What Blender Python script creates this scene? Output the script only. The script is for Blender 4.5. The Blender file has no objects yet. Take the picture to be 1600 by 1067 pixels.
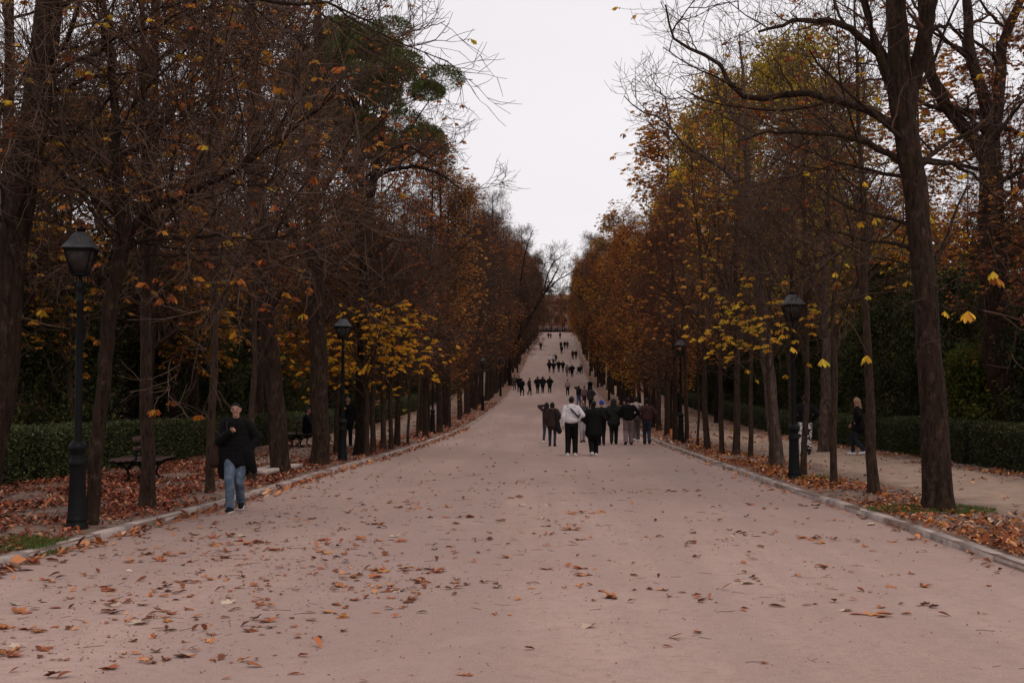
import bpy, math, random
import numpy as np
from mathutils import Vector, Matrix, Euler

# ------------------------------------------------------------------ camera, sky, sun, exposure
SC = bpy.context.scene
COL = SC.collection
FPX = 2000.0                      # focal length in pixels of the 1600 px wide photograph
CAM_Z = 1.78
PITCH, YAW = math.radians(2.53), math.radians(1.43)
cd = bpy.data.cameras.new("camera")
cam = bpy.data.objects.new("camera", cd)
COL.objects.link(cam)
cd.sensor_width = 36.0
cd.lens = FPX / 1600 * 36.0
cd.clip_start, cd.clip_end = 0.1, 6000
cam.location = (0, 0, CAM_Z)
cam.rotation_euler = (math.pi / 2 + PITCH, 0, YAW)
SC.camera = cam
CAMR = np.array(cam.rotation_euler.to_matrix())

SUN_EL, SUN_AZ = math.radians(52), math.radians(150)
world = bpy.data.worlds.new("World")
SC.world = world
world.use_nodes = True
nt = world.node_tree
nt.nodes.clear()
N = nt.nodes.new
out = N('ShaderNodeOutputWorld')
sky = N('ShaderNodeTexSky'); sky.sky_type = 'NISHITA'; sky.sun_disc = False
sky.sun_elevation = SUN_EL; sky.sun_rotation = SUN_AZ
sky.dust_density = 4.0
bg1 = N('ShaderNodeBackground'); bg1.inputs[1].default_value = 0.10
nt.links.new(sky.outputs[0], bg1.inputs[0])
tc = N('ShaderNodeTexCoord')
sep = N('ShaderNodeSeparateXYZ'); nt.links.new(tc.outputs['Generated'], sep.inputs[0])
noi = N('ShaderNodeTexNoise'); noi.inputs['Scale'].default_value = 1.6; noi.inputs['Detail'].default_value = 5
mp = N('ShaderNodeMapping'); mp.inputs['Scale'].default_value = (1, 1, 3.5)
nt.links.new(tc.outputs['Generated'], mp.inputs[0]); nt.links.new(mp.outputs[0], noi.inputs[0])
add = N('ShaderNodeMath'); add.operation = 'MULTIPLY_ADD'; add.inputs[1].default_value = 0.8
nt.links.new(noi.outputs[0], add.inputs[0]); nt.links.new(sep.outputs[2], add.inputs[2])
rmp = N('ShaderNodeValToRGB')
e = rmp.color_ramp.elements
e[0].position = 0.38; e[0].color = (0.985, 0.945, 0.945, 1)
e[1].position = 0.85; e[1].color = (0.85, 0.815, 0.85, 1)
nt.links.new(add.outputs[0], rmp.inputs[0])
bg2 = N('ShaderNodeBackground'); bg2.inputs[1].default_value = 1.05
nt.links.new(rmp.outputs[0], bg2.inputs[0])
mixs = N('ShaderNodeMixShader'); mixs.inputs[0].default_value = 0.95
nt.links.new(bg1.outputs[0], mixs.inputs[1]); nt.links.new(bg2.outputs[0], mixs.inputs[2])
nt.links.new(mixs.outputs[0], out.inputs[0])

sl = bpy.data.lights.new("sun", 'SUN'); sl.energy = 1.05; sl.angle = math.radians(35); sl.color = (1.0, 0.90, 0.83)
so = bpy.data.objects.new("sun", sl); COL.objects.link(so)
so.rotation_euler = (math.pi / 2 - SUN_EL, 0, math.pi - SUN_AZ)
SC.view_settings.view_transform = 'Standard'
SC.view_settings.look = 'None'
SC.view_settings.exposure = 0.0
SC.view_settings.gamma = 1.0
SC.cycles.max_bounces = 5
SC.cycles.diffuse_bounces = 3
SC.cycles.glossy_bounces = 2
SC.cycles.transmission_bounces = 3
SC.cycles.transparent_max_bounces = 8

# ------------------------------------------------------------------ the lie of the land
_Y = np.arange(-80, 1400, 1.0)
def _smooth(v, w):
    k = np.exp(-0.5 * (np.arange(-3 * w, 3 * w + 1) / w) ** 2); k /= k.sum()
    return np.convolve(np.pad(v, 3 * w, mode='edge'), k, 'valid')
_G = _smooth(np.interp(_Y, [-80, 60, 73, 107, 141, 182, 240, 350, 400, 420, 600, 1400],
                       [0, 0, .15, 1.1, 2.6, 5.1, 9.7, 18.2, 22.4, 23.2, 25, 30]), 7)
_Cc = _smooth(np.interp(_Y, [-80, 60, 73, 107, 141, 182, 240, 350, 400, 1400], [0, 0, .3, .7, 1.0, 1.25, 1.8, 3.6, 4.4, 4.4]), 7)
_L = _smooth(np.interp(_Y, [-80, 0, 13.5, 17, 20.6, 26, 32, 37, 47, 67, 90, 1400], [-5.9, -5.9, -5.74, -5.55, -5.25, -5.2, -5.08, -4.85, -4.6, -4.5, -4.5, -4.5]), 2)
_R = _smooth(np.interp(_Y, [-80, 0, 13, 19, 25, 39, 52, 1400], [5.0, 5.0, 4.93, 4.85, 4.65, 4.55, 4.5, 4.5]), 2)
def g(y): return np.interp(y, _Y, _G)
def cx(y): return np.interp(y, _Y, _Cc)
def kl(y): return cx(y) + np.interp(y, _Y, _L)
def kr(y): return cx(y) + np.interp(y, _Y, _R)
def gz(x, y):
    x = np.asarray(x, float); y = np.asarray(y, float)
    d = np.maximum(kl(y) - x, x - kr(y))                     # > 0 beyond the kerbs
    b = .5 * np.sin(x * 2.1 + 1.3 * np.sin(y * .9)) * np.sin(y * 1.7 + x * .7) + .35 * np.sin(x * 4.3 - y * 3.1) + .3 * np.sin(x * .8 + y * .45)
    v = 0.075 + 0.022 * b * np.clip((d - .15) / .6, 0, 1) + np.clip(d - 8, 0, 60) * 0.01
    return g(y) + np.where(d > 0.0, v, 0.0)
def ray(px, py):
    d = CAMR @ np.array([(px - 800) / FPX, -(py - 533.5) / FPX, -1.0])
    return d
def at(px, py, Y):
    d = ray(px, py); t = Y / d[1]
    return np.array([d[0] * t, Y, CAM_Z + d[2] * t])
def ground(px, py):
    d = ray(px, py); prev = 1.0
    for t in np.arange(5, 700, .25):
        x, y, z = d[0] * t, d[1] * t, CAM_Z + d[2] * t
        if z <= gz(x, y):
            lo, hi = t - .25, t
            for _ in range(18):
                m = (lo + hi) / 2
                if CAM_Z + d[2] * m <= gz(d[0] * m, d[1] * m): hi = m
                else: lo = m
            return np.array([d[0] * hi, d[1] * hi, float(gz(d[0] * hi, d[1] * hi))])
    raise ValueError((px, py))

# ------------------------------------------------------------------ object helpers
def tag(o, label=None, cat=None, group=None, kind=None):
    if label: o['label'] = label
    if cat: o['category'] = cat
    if group: o['group'] = group
    if kind: o['kind'] = kind
    return o
def empty(name, loc=(0, 0, 0), rz=0.0, scale=1.0, label=None, cat=None, group=None):
    o = bpy.data.objects.new(name, None); COL.objects.link(o)
    o.empty_display_size = .2
    o.location = loc; o.rotation_euler = (0, 0, rz)
    o.scale = (scale,) * 3 if np.isscalar(scale) else scale
    return tag(o, label, cat, group)
def link(name, mesh, parent=None):
    o = bpy.data.objects.new(name, mesh); COL.objects.link(o)
    if parent: o.parent = parent
    return o
def copy_tree(o, parent=None):
    c = o.copy(); COL.objects.link(c); c.parent = parent
    for ch in o.children: copy_tree(ch, c)
    return c

class MB:
    """collects vertices and faces and links them as ONE mesh"""
    def __init__(s): s.v = []; s.f = []; s.m = []; s.n = 0
    def add(s, v, f, m=0):
        v = np.asarray(v, float).reshape(-1, 3)
        s.v.append(v)
        if isinstance(f, np.ndarray):
            f = f + s.n; s.f.append(f); s.m.append(np.full(len(f), m))
        else:
            from collections import defaultdict
            dd = defaultdict(list)
            for q in f: dd[len(q)].append(q)
            for q in dd.values():
                s.f.append(np.array(q) + s.n); s.m.append(np.full(len(q), m))
        s.n += len(v)
    def box(s, c, d, rz=0.0, m=0, rot=None):
        x, y, z = np.array(d) / 2.0
        v = np.array([[-x, -y, -z], [x, -y, -z], [x, y, -z], [-x, y, -z], [-x, -y, z], [x, -y, z], [x, y, z], [-x, y, z]])
        R = np.array(rot if rot is not None else Euler((0, 0, rz)).to_matrix())
        s.add(v @ R.T + np.array(c), [(0, 3, 2, 1), (4, 5, 6, 7), (0, 1, 5, 4), (1, 2, 6, 5), (2, 3, 7, 6), (3, 0, 4, 7)], m)
    def lathe(s, prof, seg=20, c=(0, 0, 0), m=0, ph=0.0):
        prof = np.array(prof, float); n = len(prof)
        a = np.arange(seg) / seg * 2 * math.pi + ph
        v = np.stack([np.outer(prof[:, 0], np.cos(a)), np.outer(prof[:, 0], np.sin(a)), np.repeat(prof[:, 1:2], seg, 1)], -1).reshape(-1, 3) + np.array(c)
        f = []
        for i in range(n - 1):
            for j in range(seg):
                k = (j + 1) % seg
                f.append((i * seg + j, i * seg + k, (i + 1) * seg + k, (i + 1) * seg + j))
        s.add(v, np.array(f), m)
        s.add(v[:seg], [tuple(range(seg))[::-1]], m); s.add(v[-seg:], [tuple(range(seg))], m)
    def tube(s, pts, rad, sides=8, m=0):
        v, f = tubes(np.array([pts], float), np.array([np.broadcast_to(rad, (len(pts),))], float), sides)
        s.add(v, f, m)
    def caps(s, P, Q, r1, r2, fx=1.0, side=(1, 0, 0), n=14, m=0):
        P = np.array(P, float); Q = np.array(Q, float)
        a = Q - P; L = np.linalg.norm(a)
        a = a / L if L > 1e-6 else np.array([0, 0, 1.0])
        u = np.array(side, float); u = u - a * (u @ a)
        if np.linalg.norm(u) < 1e-3: u = np.cross(a, [0, 1, 0.1])
        u /= np.linalg.norm(u); w = np.cross(a, u)
        th = np.arange(n) / n * 2 * math.pi
        ring = np.outer(np.cos(th), u) * fx + np.outer(np.sin(th), w)
        V = [P - a * r1]; R = []
        for ph in (-70, -45, -20, 0): R.append((P + a * r1 * math.sin(math.radians(ph)), r1 * math.cos(math.radians(ph))))
        for ph in (0, 20, 45, 70): R.append((Q + a * r2 * math.sin(math.radians(ph)), r2 * math.cos(math.radians(ph))))
        for c, r in R: V.extend(c + ring * r)
        V.append(Q + a * r2); V = np.array(V)
        f = [(0, 1 + (j + 1) % n, 1 + j) for j in range(n)]
        for i in range(len(R) - 1):
            for j in range(n):
                k = (j + 1) % n; b = 1 + i * n
                f.append((b + j, b + k, b + n + k, b + n + j))
        b = 1 + (len(R) - 1) * n
        f += [(b + j, b + (j + 1) % n, len(V) - 1) for j in range(n)]
        s.add(V, f, m)
    def mesh(s, name, mats, smooth=False):
        me = bpy.data.meshes.new(name)
        V = np.concatenate(s.v); me.vertices.add(len(V)); me.vertices.foreach_set('co', V.ravel())
        nl = sum(f.size for f in s.f); nf = sum(len(f) for f in s.f)
        me.loops.add(nl); me.polygons.add(nf)
        me.loops.foreach_set('vertex_index', np.concatenate([f.ravel() for f in s.f]).astype(np.int32))
        tot = np.concatenate([np.full(len(f), f.shape[1]) for f in s.f])
        st = np.concatenate([[0], np.cumsum(tot)[:-1]])
        me.polygons.foreach_set('loop_start', st.astype(np.int32))
        try: me.polygons.foreach_set('loop_total', tot.astype(np.int32))
        except Exception: pass
        me.polygons.foreach_set('material_index', np.concatenate(s.m).astype(np.int32))
        if smooth is not False:
            sm = np.ones(nf, bool) if smooth is True else np.isin(np.concatenate(s.m), smooth)
            me.polygons.foreach_set('use_smooth', sm)
        for m in (mats if isinstance(mats, (list, tuple)) else [mats]): me.materials.append(m)
        me.update(calc_edges=True)
        return me
    def build(s, name, mats, parent=None, smooth=False):
        return link(name, s.mesh(name, mats, smooth), parent)

def tubes(P, R, sides):
    """P (M,N,3) polylines, R (M,N) radii -> vertices, quads"""
    M_, N_, _ = P.shape
    T = np.empty_like(P)
    T[:, 1:-1] = P[:, 2:] - P[:, :-2]; T[:, 0] = P[:, 1] - P[:, 0]; T[:, -1] = P[:, -1] - P[:, -2]
    T /= np.linalg.norm(T, axis=2, keepdims=True) + 1e-9
    mean = P[:, -1] - P[:, 0]; mean /= np.linalg.norm(mean, axis=1, keepdims=True) + 1e-9
    ref = np.where(np.abs(mean[:, 2:3]) < .8, np.array([[0, 0, 1.0]]), np.array([[1.0, 0.2, 0]]))[:, None, :]
    U = np.cross(T, ref); U /= np.linalg.norm(U, axis=2, keepdims=True) + 1e-9
    W = np.cross(T, U)
    th = np.arange(sides) / sides * 2 * math.pi
    V = P[:, :, None, :] + R[:, :, None, None] * (np.cos(th)[None, None, :, None] * U[:, :, None, :] + np.sin(th)[None, None, :, None] * W[:, :, None, :])
    V = V.reshape(-1, 3)
    i = np.arange(M_)[:, None, None] * (N_ * sides); j = np.arange(N_ - 1)[None, :, None] * sides
    k = np.arange(sides)[None, None, :]; k2 = (k + 1) % sides
    F = np.stack([i + j + k, i + j + k2, i + j + sides + k2, i + j + sides + k], -1).reshape(-1, 4)
    return V, F

# ------------------------------------------------------------------ materials
def newmat(name):
    m = bpy.data.materials.new(name); m.use_nodes = True
    t = m.node_tree; b = t.nodes['Principled BSDF']
    b.inputs['Specular IOR Level'].default_value = 0.12
    return m, t, b
def ramp(t, src, stops, interp='LINEAR'):
    r = t.nodes.new('ShaderNodeValToRGB'); r.color_ramp.interpolation = interp
    el = r.color_ramp.elements
    while len(el) < len(stops): el.new(0.5)
    for e_, (p, c) in zip(el, stops): e_.position = p; e_.color = (*c, 1)
    t.links.new(src, r.inputs[0]); return r.outputs[0]
def noise(t, scale, detail=4, rough=.55, vec=None, dist=0.0):
    n = t.nodes.new('ShaderNodeTexNoise'); n.inputs['Scale'].default_value = scale
    n.inputs['Detail'].default_value = detail; n.inputs['Roughness'].default_value = rough; n.inputs['Distortion'].default_value = dist
    if vec is not None: t.links.new(vec, n.inputs['Vector'])
    return n.outputs[0]
def coord(t, kind='Object', scale=None):
    if kind == 'World': c = t.nodes.new('ShaderNodeNewGeometry').outputs['Position']
    else: c = t.nodes.new('ShaderNodeTexCoord').outputs[kind]
    if scale:
        m = t.nodes.new('ShaderNodeMapping'); m.inputs['Scale'].default_value = scale
        t.links.new(c, m.inputs[0]); c = m.outputs[0]
    return c
def bump(t, b, src, strength=.4, dist=.01):
    n = t.nodes.new('ShaderNodeBump'); n.inputs['Strength'].default_value = strength; n.inputs['Distance'].default_value = dist
    t.links.new(src, n.inputs['Height']); t.links.new(n.outputs[0], b.inputs['Normal'])
def mixc(t, fac, a, b_, mode='MIX'):
    m = t.nodes.new('ShaderNodeMix'); m.data_type = 'RGBA'; m.blend_type = mode
    for sock, val in ((m.inputs[0], fac), (m.inputs[6], a), (m.inputs[7], b_)):
        if isinstance(val, (int, float)): sock.default_value = val
        elif isinstance(val, tuple): sock.default_value = (*val, 1)
        else: t.links.new(val, sock)
    return m.outputs[2]
def mth(t, op, a, b_=None, c=None, clamp=False):
    m = t.nodes.new('ShaderNodeMath'); m.operation = op; m.use_clamp = clamp
    for i, val in enumerate((a, b_, c)):
        if val is None: continue
        if isinstance(val, (int, float)): m.inputs[i].default_value = val
        else: t.links.new(val, m.inputs[i])
    return m.outputs[0]

def bark_mat(name, dark, mid, pale, flake=.5, rough_s=1.0):
    m, t, b = newmat(name)
    c = coord(t, 'Object', (7 * rough_s, 7 * rough_s, 1.6 * rough_s))
    n1 = noise(t, 2.2, 6, .65, c, .4)
    c2 = coord(t, 'Object', (1, 1, .55))
    n2 = noise(t, 9.5, 6, .75, c2, .3)
    col = ramp(t, n1, [(.32, dark), (.55, mid), (.75, tuple(x * 1.25 for x in mid))])
    fl = ramp(t, n2, [(.48 + .10 * (1 - flake), (0, 0, 0)), (.66 + .10 * (1 - flake), (.8, .8, .8))])
    n3 = noise(t, 1.1, 3, .6, coord(t, 'Object'))
    moss = ramp(t, n3, [(.52, (0, 0, 0)), (.75, (.45, .45, .45))])
    col = mixc(t, fl, col, pale)
    col = mixc(t, moss, col, (mid[0] * .8, mid[1] * .95, mid[2] * .6))
    t.links.new(col, b.inputs['Base Color']); b.inputs['Roughness'].default_value = .9
    bump(t, b, mth(t, 'MULTIPLY_ADD', n2, .8, n1), 1.0, .045)
    return m
M = {}
M['bark'] = bark_mat('bark_brown', (.006, .0033, .0022), (.030, .0165, .0105), (.090, .058, .041), .55)
M['bark_pale'] = bark_mat('bark_pale', (.020, .012, .009), (.075, .048, .037), (.18, .130, .106), .7)
M['bark_dark'] = bark_mat('bark_dark', (.004, .0026, .002), (.015, .0095, .0072), (.036, .025, .019), .45)
M['bark_slim'] = bark_mat('bark_slim', (.012, .007, .0045), (.046, .0265, .0175), (.095, .062, .045), .5, 1.6)
def twig_mat(name, a, b2):
    m, t, b = newmat(name)
    gnode = t.nodes.new('ShaderNodeNewGeometry')
    t.links.new(ramp(t, gnode.outputs['Random Per Island'], [(0, a), (1, b2)]), b.inputs['Base Color'])
    b.inputs['Roughness'].default_value = .8
    return m
M['twig'] = twig_mat('twig_brown', (.022, .0105, .0065), (.112, .062, .042))
M['twig_red'] = twig_mat('twig_reddish', (.030, .012, .0075), (.120, .052, .032))
M['twig_pale'] = twig_mat('twig_pale', (.020, .0105, .007), (.15, .094, .068))
def leaf_mat(name, stops, transl=.4, rough=.6):
    m, t, b = newmat(name)
    gnode = t.nodes.new('ShaderNodeNewGeometry')
    col = ramp(t, gnode.outputs['Random Per Island'], stops)
    oi = t.nodes.new('ShaderNodeObjectInfo')
    hs = t.nodes.new('ShaderNodeHueSaturation')
    t.links.new(mth(t, 'MULTIPLY_ADD', oi.outputs['Random'], .03, .485), hs.inputs['Hue'])
    t.links.new(mth(t, 'MULTIPLY_ADD', oi.outputs['Random'], .5, .75), hs.inputs['Value'])
    t.links.new(col, hs.inputs['Color'])
    t.links.new(hs.outputs[0], b.inputs['Base Color']); b.inputs['Roughness'].default_value = rough
    tr = t.nodes.new('ShaderNodeBsdfTranslucent'); t.links.new(hs.outputs[0], tr.inputs[0])
    mx = t.nodes.new('ShaderNodeMixShader'); mx.inputs[0].default_value = transl
    t.links.new(b.outputs[0], mx.inputs[1]); t.links.new(tr.outputs[0], mx.inputs[2])
    t.links.new(mx.outputs[0], t.nodes['Material Output'].inputs[0])
    return m
M['leaf_yellow'] = leaf_mat('leaf_yellow', [(0, (.34, .27, .03)), (.4, (.64, .40, .035)), (.75, (.66, .30, .03)), (1, (.45, .16, .03))])
M['leaf_gold'] = leaf_mat('leaf_gold', [(0, (.16, .15, .02)), (.35, (.40, .26, .03)), (.7, (.62, .31, .03)), (1, (.55, .19, .03))])
M['leaf_glow'] = leaf_mat('leaf_golden_orange', [(0, (.32, .26, .03)), (.35, (.66, .36, .03)), (.7, (.74, .29, .025)), (1, (.50, .16, .025))], .5)
M['leaf_russet'] = leaf_mat('leaf_russet', [(0, (.17, .050, .020)), (.45, (.36, .115, .030)), (.8, (.52, .19, .035)), (1, (.60, .30, .05))])
M['leaf_brown'] = leaf_mat('leaf_brown', [(0, (.085, .038, .020)), (.6, (.21, .085, .036)), (1, (.36, .16, .05))])
M['leaf_green'] = leaf_mat('leaf_green', [(0, (.012, .016, .006)), (.6, (.030, .034, .010)), (1, (.075, .066, .016))], .25)
M['leaf_yellowgreen'] = leaf_mat('leaf_yellowgreen', [(0, (.16, .14, .02)), (.5, (.42, .31, .03)), (.85, (.62, .40, .035)), (1, (.58, .30, .03))])
M['leaf_dark'] = leaf_mat('leaf_evergreen', [(0, (.005, .008, .005)), (.7, (.012, .017, .008)), (1, (.026, .032, .013))], .12, .5)
M['leaf_hedge'] = leaf_mat('leaf_hedge', [(0, (.022, .027, .012)), (.7, (.055, .062, .024)), (1, (.15, .14, .055))], .15, .45)
M['leaf_bright'] = leaf_mat('leaf_bright', [(0, (.04, .055, .012)), (.6, (.09, .11, .018)), (1, (.20, .16, .025))], .35)
M['needle'] = leaf_mat('pine_needle', [(0, (.030, .055, .016)), (.6, (.085, .13, .032)), (1, (.20, .23, .06))], .15)
M['grass'] = leaf_mat('grass_blade', [(0, (.035, .060, .012)), (.6, (.07, .10, .02)), (1, (.13, .13, .04))], .2)
M['litter'] = leaf_mat('fallen_leaf_brown', [(0, (.10, .036, .020)), (.3, (.25, .085, .038)), (.62, (.42, .150, .060)), (.85, (.56, .25, .10)), (.97, (.58, .34, .17)), (1, (.62, .50, .40))], .1, .7)
M['litter_dark'] = leaf_mat('fallen_leaf_dark', [(0, (.055, .022, .015)), (.5, (.17, .058, .030)), (1, (.34, .125, .05))], .08, .7)
M['litter_pale'] = leaf_mat('fallen_leaf_pale', [(0, (.38, .26, .17)), (1, (.55, .43, .34))], .1, .7)

def plain(name, c, rough=.8, metal=0.0, var=.25, sc=6.0, bmp=.2, bd=.01, kind='Object'):
    m, t, b = newmat(name)
    n = noise(t, sc, 5, .6, coord(t, kind))
    lo = tuple(x * (1 - var) for x in c); hi = tuple(min(1, x * (1 + var)) for x in c)
    t.links.new(ramp(t, n, [(.3, lo), (.7, hi)]), b.inputs['Base Color'])
    b.inputs['Roughness'].default_value = rough; b.inputs['Metallic'].default_value = metal
    if bmp: bump(t, b, n, bmp, bd)
    return m
M['iron'] = plain('painted_iron', (.0040, .0042, .0040), .5, .0, .35, 9, .25, .004)
M['iron_roof_sheen'] = plain('lantern_roof_sky_sheen', (.07, .07, .074), .45, 0, .4, 7, .2, .004)  # roof colour lifted above the iron to carry the sky's reflection
M['bench_wood'] = plain('bench_wood', (.075, .042, .036), .6, 0, .35, 14, .3, .004)
M['concrete'] = plain('kerb_stone', (.33, .26, .235), .85, 0, .28, 5, .35, .008, 'World')
M['slab'] = plain('broken_slab_stone', (.40, .32, .28), .85, 0, .25, 4, .35, .008)
def glass_mat():
    m, t, b = newmat('lantern_glass')
    n = noise(t, 5, 4, .6, coord(t))
    t.links.new(ramp(t, n, [(.3, (.018, .014, .013)), (.7, (.045, .035, .032))]), b.inputs['Base Color'])
    b.inputs['Roughness'].default_value = .28; b.inputs['Alpha'].default_value = .8
    return m
M['glass'] = glass_mat()

# road: packed pinkish-tan grit with faint tyre tracks, damp patches and grit
m, t, b = newmat('packed_grit_road')
p = coord(t, 'World')
big = noise(t, .22, 4, .6, coord(t, 'World', (1.0, .35, 1)))
trk = noise(t, 1.0, 4, .6, coord(t, 'World', (1.1, .028, 1)), .5)
med = noise(t, 2.4, 6, .65, p)
fin = noise(t, 55, 4, .7, p)
grit = noise(t, 210, 2, .6, p)
col = ramp(t, big, [(.3, (.265, .172, .138)), (.7, (.455, .312, .262))])
col = mixc(t, ramp(t, trk, [(.44, (0, 0, 0)), (.58, (.62, .62, .62))]), col, (.29, .20, .172))
col = mixc(t, ramp(t, med, [(.35, (.42, .42, .42)), (.7, (0, 0, 0))]), col, (.30, .212, .185))
col = mixc(t, .6, col, ramp(t, fin, [(.3, (.30, .30, .30)), (.7, (.70, .70, .70))]), 'OVERLAY')
mid = noise(t, 9, 6, .7, p, .8)
col = mixc(t, ramp(t, mid, [(.36, (.55, .55, .55)), (.52, (0, 0, 0))]), col, (.25, .172, .142))
col = mixc(t, ramp(t, noise(t, .9, 5, .7, coord(t, 'World', (1, .8, 1)), .9), [(.50, (0, 0, 0)), (.72, (.22, .22, .22))]), col, (.46, .34, .295))
col = mixc(t, ramp(t, grit, [(.63, (0, 0, 0)), (.70, (.55, .55, .55))]), col, (.55, .47, .44))
col = mixc(t, ramp(t, grit, [(.30, (.5, .5, .5)), (.36, (0, 0, 0))]), col, (.17, .12, .105))
t.links.new(col, b.inputs['Base Color']); b.inputs['Roughness'].default_value = .92
hh = mth(t, 'MULTIPLY_ADD', fin, .4, mth(t, 'MULTIPLY', med, 1.0))
bump(t, b, hh, .35, .012)
M['road'] = m

# ground beyond the kerbs: dark leaf-stained earth near the trees, pale sand on the side walks
m, t, b = newmat('earth_and_sand')
p = coord(t, 'World')
sx = t.nodes.new('ShaderNodeSeparateXYZ'); t.links.new(p, sx.inputs[0])
wob = noise(t, .8, 5, .6, p)
med = noise(t, 3.0, 6, .65, p); fin = noise(t, 45, 4, .7, p)
# how sandy: by distance from the avenue's axis, ragged edges
axr = mth(t, 'ADD', sx.outputs[0], mth(t, 'MULTIPLY_ADD', wob, 2.4, -1.2))
def band(lo, hi, w):
    a = mth(t, 'DIVIDE', mth(t, 'SUBTRACT', axr, lo), w, clamp=True)
    c = mth(t, 'DIVIDE', mth(t, 'SUBTRACT', hi, axr), w, clamp=True)
    return mth(t, 'MULTIPLY', a, c)
sand = mth(t, 'ADD', band(6.6, 10.3, .8), mth(t, 'MULTIPLY', band(-9.2, -6.6, .8), mth(t, 'DIVIDE', mth(t, 'SUBTRACT', sx.outputs[1], 24.0), 10.0, clamp=True)), clamp=True)
dirt = ramp(t, med, [(.3, (.095, .060, .046)), (.5, (.17, .115, .088)), (.72, (.25, .18, .145))])
sandc = ramp(t, med, [(.25, (.22, .148, .108)), (.7, (.36, .255, .195))])
col = mixc(t, sand, dirt, sandc)
litter = ramp(t, noise(t, 26, 5, .75, p, .6), [(.46, (0, 0, 0)), (.54, (.75, .75, .75))])
far = mth(t, 'DIVIDE', mth(t, 'SUBTRACT', sx.outputs[1], 40.0), 30.0, clamp=True)
lm = mth(t, 'MULTIPLY', mth(t, 'MULTIPLY', litter, mth(t, 'SUBTRACT', 1.0, mth(t, 'MULTIPLY', sand, .85))), far)
col = mixc(t, lm, col, (.23, .095, .055))
col = mixc(t, .4, col, ramp(t, fin, [(.3, (.3, .3, .3)), (.7, (.7, .7, .7))]), 'OVERLAY')
t.links.new(col, b.inputs['Base Color']); b.inputs['Roughness'].default_value = .95
bump(t, b, mth(t, 'MULTIPLY_ADD', fin, .5, med), .6, .03)
M['earth'] = m

_cl = {}
def cloth(c, rough=.85, var=.2):
    k = (c, rough)
    if k not in _cl:
        mm, tt, bb = newmat('cloth')
        n = noise(tt, 9, 4, .6, coord(tt)); n2 = noise(tt, 26, 3, .6, coord(tt, 'Object', (1, 1, 3)))
        tt.links.new(ramp(tt, n, [(.3, tuple(x * (1 - var) for x in c)), (.7, tuple(min(1, x * (1 + var)) for x in c))]), bb.inputs['Base Color'])
        bb.inputs['Roughness'].default_value = rough
        bump(tt, bb, mth(tt, 'ADD', n, mth(tt, 'MULTIPLY', n2, .4)), .7, .03)
        _cl[k] = mm
    return _cl[k]
M['skin'] = plain('skin', (.38, .20, .145), .5, 0, .08, 12, .05, .002)
M['eye'] = plain('eye_dark', (.02, .014, .012), .3, 0, .1, 3, 0)
M['lips'] = plain('lips', (.30, .10, .085), .5, 0, .1, 3, 0)

# ------------------------------------------------------------------ ground, road, kerbs
rng = np.random.default_rng(7)
rows = np.concatenate([np.arange(-60, 4, 4.0), np.arange(4, 60, .35), np.arange(60, 120, 1.0), np.arange(120, 460, 4.0), np.arange(460, 1390, 60.0)])
offs = np.concatenate([[.004, .16], np.arange(.5, 7, .45), [7.5, 9, 11, 14, 18, 25, 35, 60, 100, 180, 320, 600, 1000]])
def grid(cols_fn, zfn, rows_):
    X = np.array([cols_fn(y) for y in rows_]); Yv = np.repeat(rows_[:, None], X.shape[1], 1)
    Z = zfn(X, Yv); n, k = X.shape
    V = np.stack([X, Yv, Z], -1).reshape(-1, 3)
    i = np.arange(n - 1)[:, None] * k; j = np.arange(k - 1)[None, :]
    F = np.stack([i + j, i + j + 1, i + k + j + 1, i + k + j], -1).reshape(-1, 4)
    return V, F
def gcols(y):
    l, r = float(kl(y)), float(kr(y))
    return np.concatenate([l - offs[::-1], [l + .006, r - .006], r + offs])
def gzz(X, Yv):
    z = gz(X, Yv); k = len(offs)
    z[:, k] = g(Yv[:, k]) - .06; z[:, k + 1] = g(Yv[:, k + 1]) - .06
    return z
mb = MB(); V, F = grid(gcols, gzz, rows); mb.add(V, F)
tag(mb.build('ground', M['earth'], smooth=True), kind='structure')
def rcols(y):
    l, r = float(kl(y)), float(kr(y)); return np.linspace(l + .002, r - .002, 15)
mb = MB(); V, F = grid(rcols, lambda X, Y_: g(Y_) + .0 * X, rows); mb.add(V, F)
tag(mb.build('road', M['road'], smooth=True), kind='structure')
# the sandy side walks share the ground's own vertices, a few mm above it
for sgn in (-1, 1):
    def pcols(y, sgn=sgn):
        b0 = float(kr(y)) if sgn > 0 else float(kl(y))
        o = offs[(offs > 1.5) & (offs < 6.5)] if sgn > 0 else offs[(offs > 2.0) & (offs < 4.9)]
        return np.sort(b0 + sgn * o)
    mb = MB(); V, F = grid(pcols, lambda X, Y_: gz(X, Y_) + .005, rows[rows > 3]); mb.add(V, F)
    tag(mb.build('side_path', M['earth'], smooth=True), kind='structure')

def kerb(fn, sgn):
    mb = MB(); y = 5.0
    while y < 430:
        L = (.85 + .35 * rng.random()) if y < 110 else 3.0
        gap = .012 if y < 110 else 0
        a, b_ = y + gap, y + L
        jx, jz = rng.normal(0, .006), rng.normal(0, .006)
        tl = rng.normal(0, .006)
        prof = [(-.004, -.05), (-.004, .062), (.018, .082), (.125, .085), (.15, .07), (.15, -.05)]
        V = []
        for q, dz in ((a, -tl), (b_, tl)):
            for (u, z) in prof: V.append((float(fn(q)) + sgn * (u + jx), q, float(g(q)) + z + jz + dz))
        n = len(prof)
        f = [(i, i + 1, n + i + 1, n + i) for i in range(n - 1)] + [tuple(range(n))[::-1], tuple(range(n, 2 * n))]
        mb.add(V, f); y += L
    tag(mb.build('kerb', M['concrete']), kind='structure')
kerb(kl, -1); kerb(kr, 1)

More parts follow.
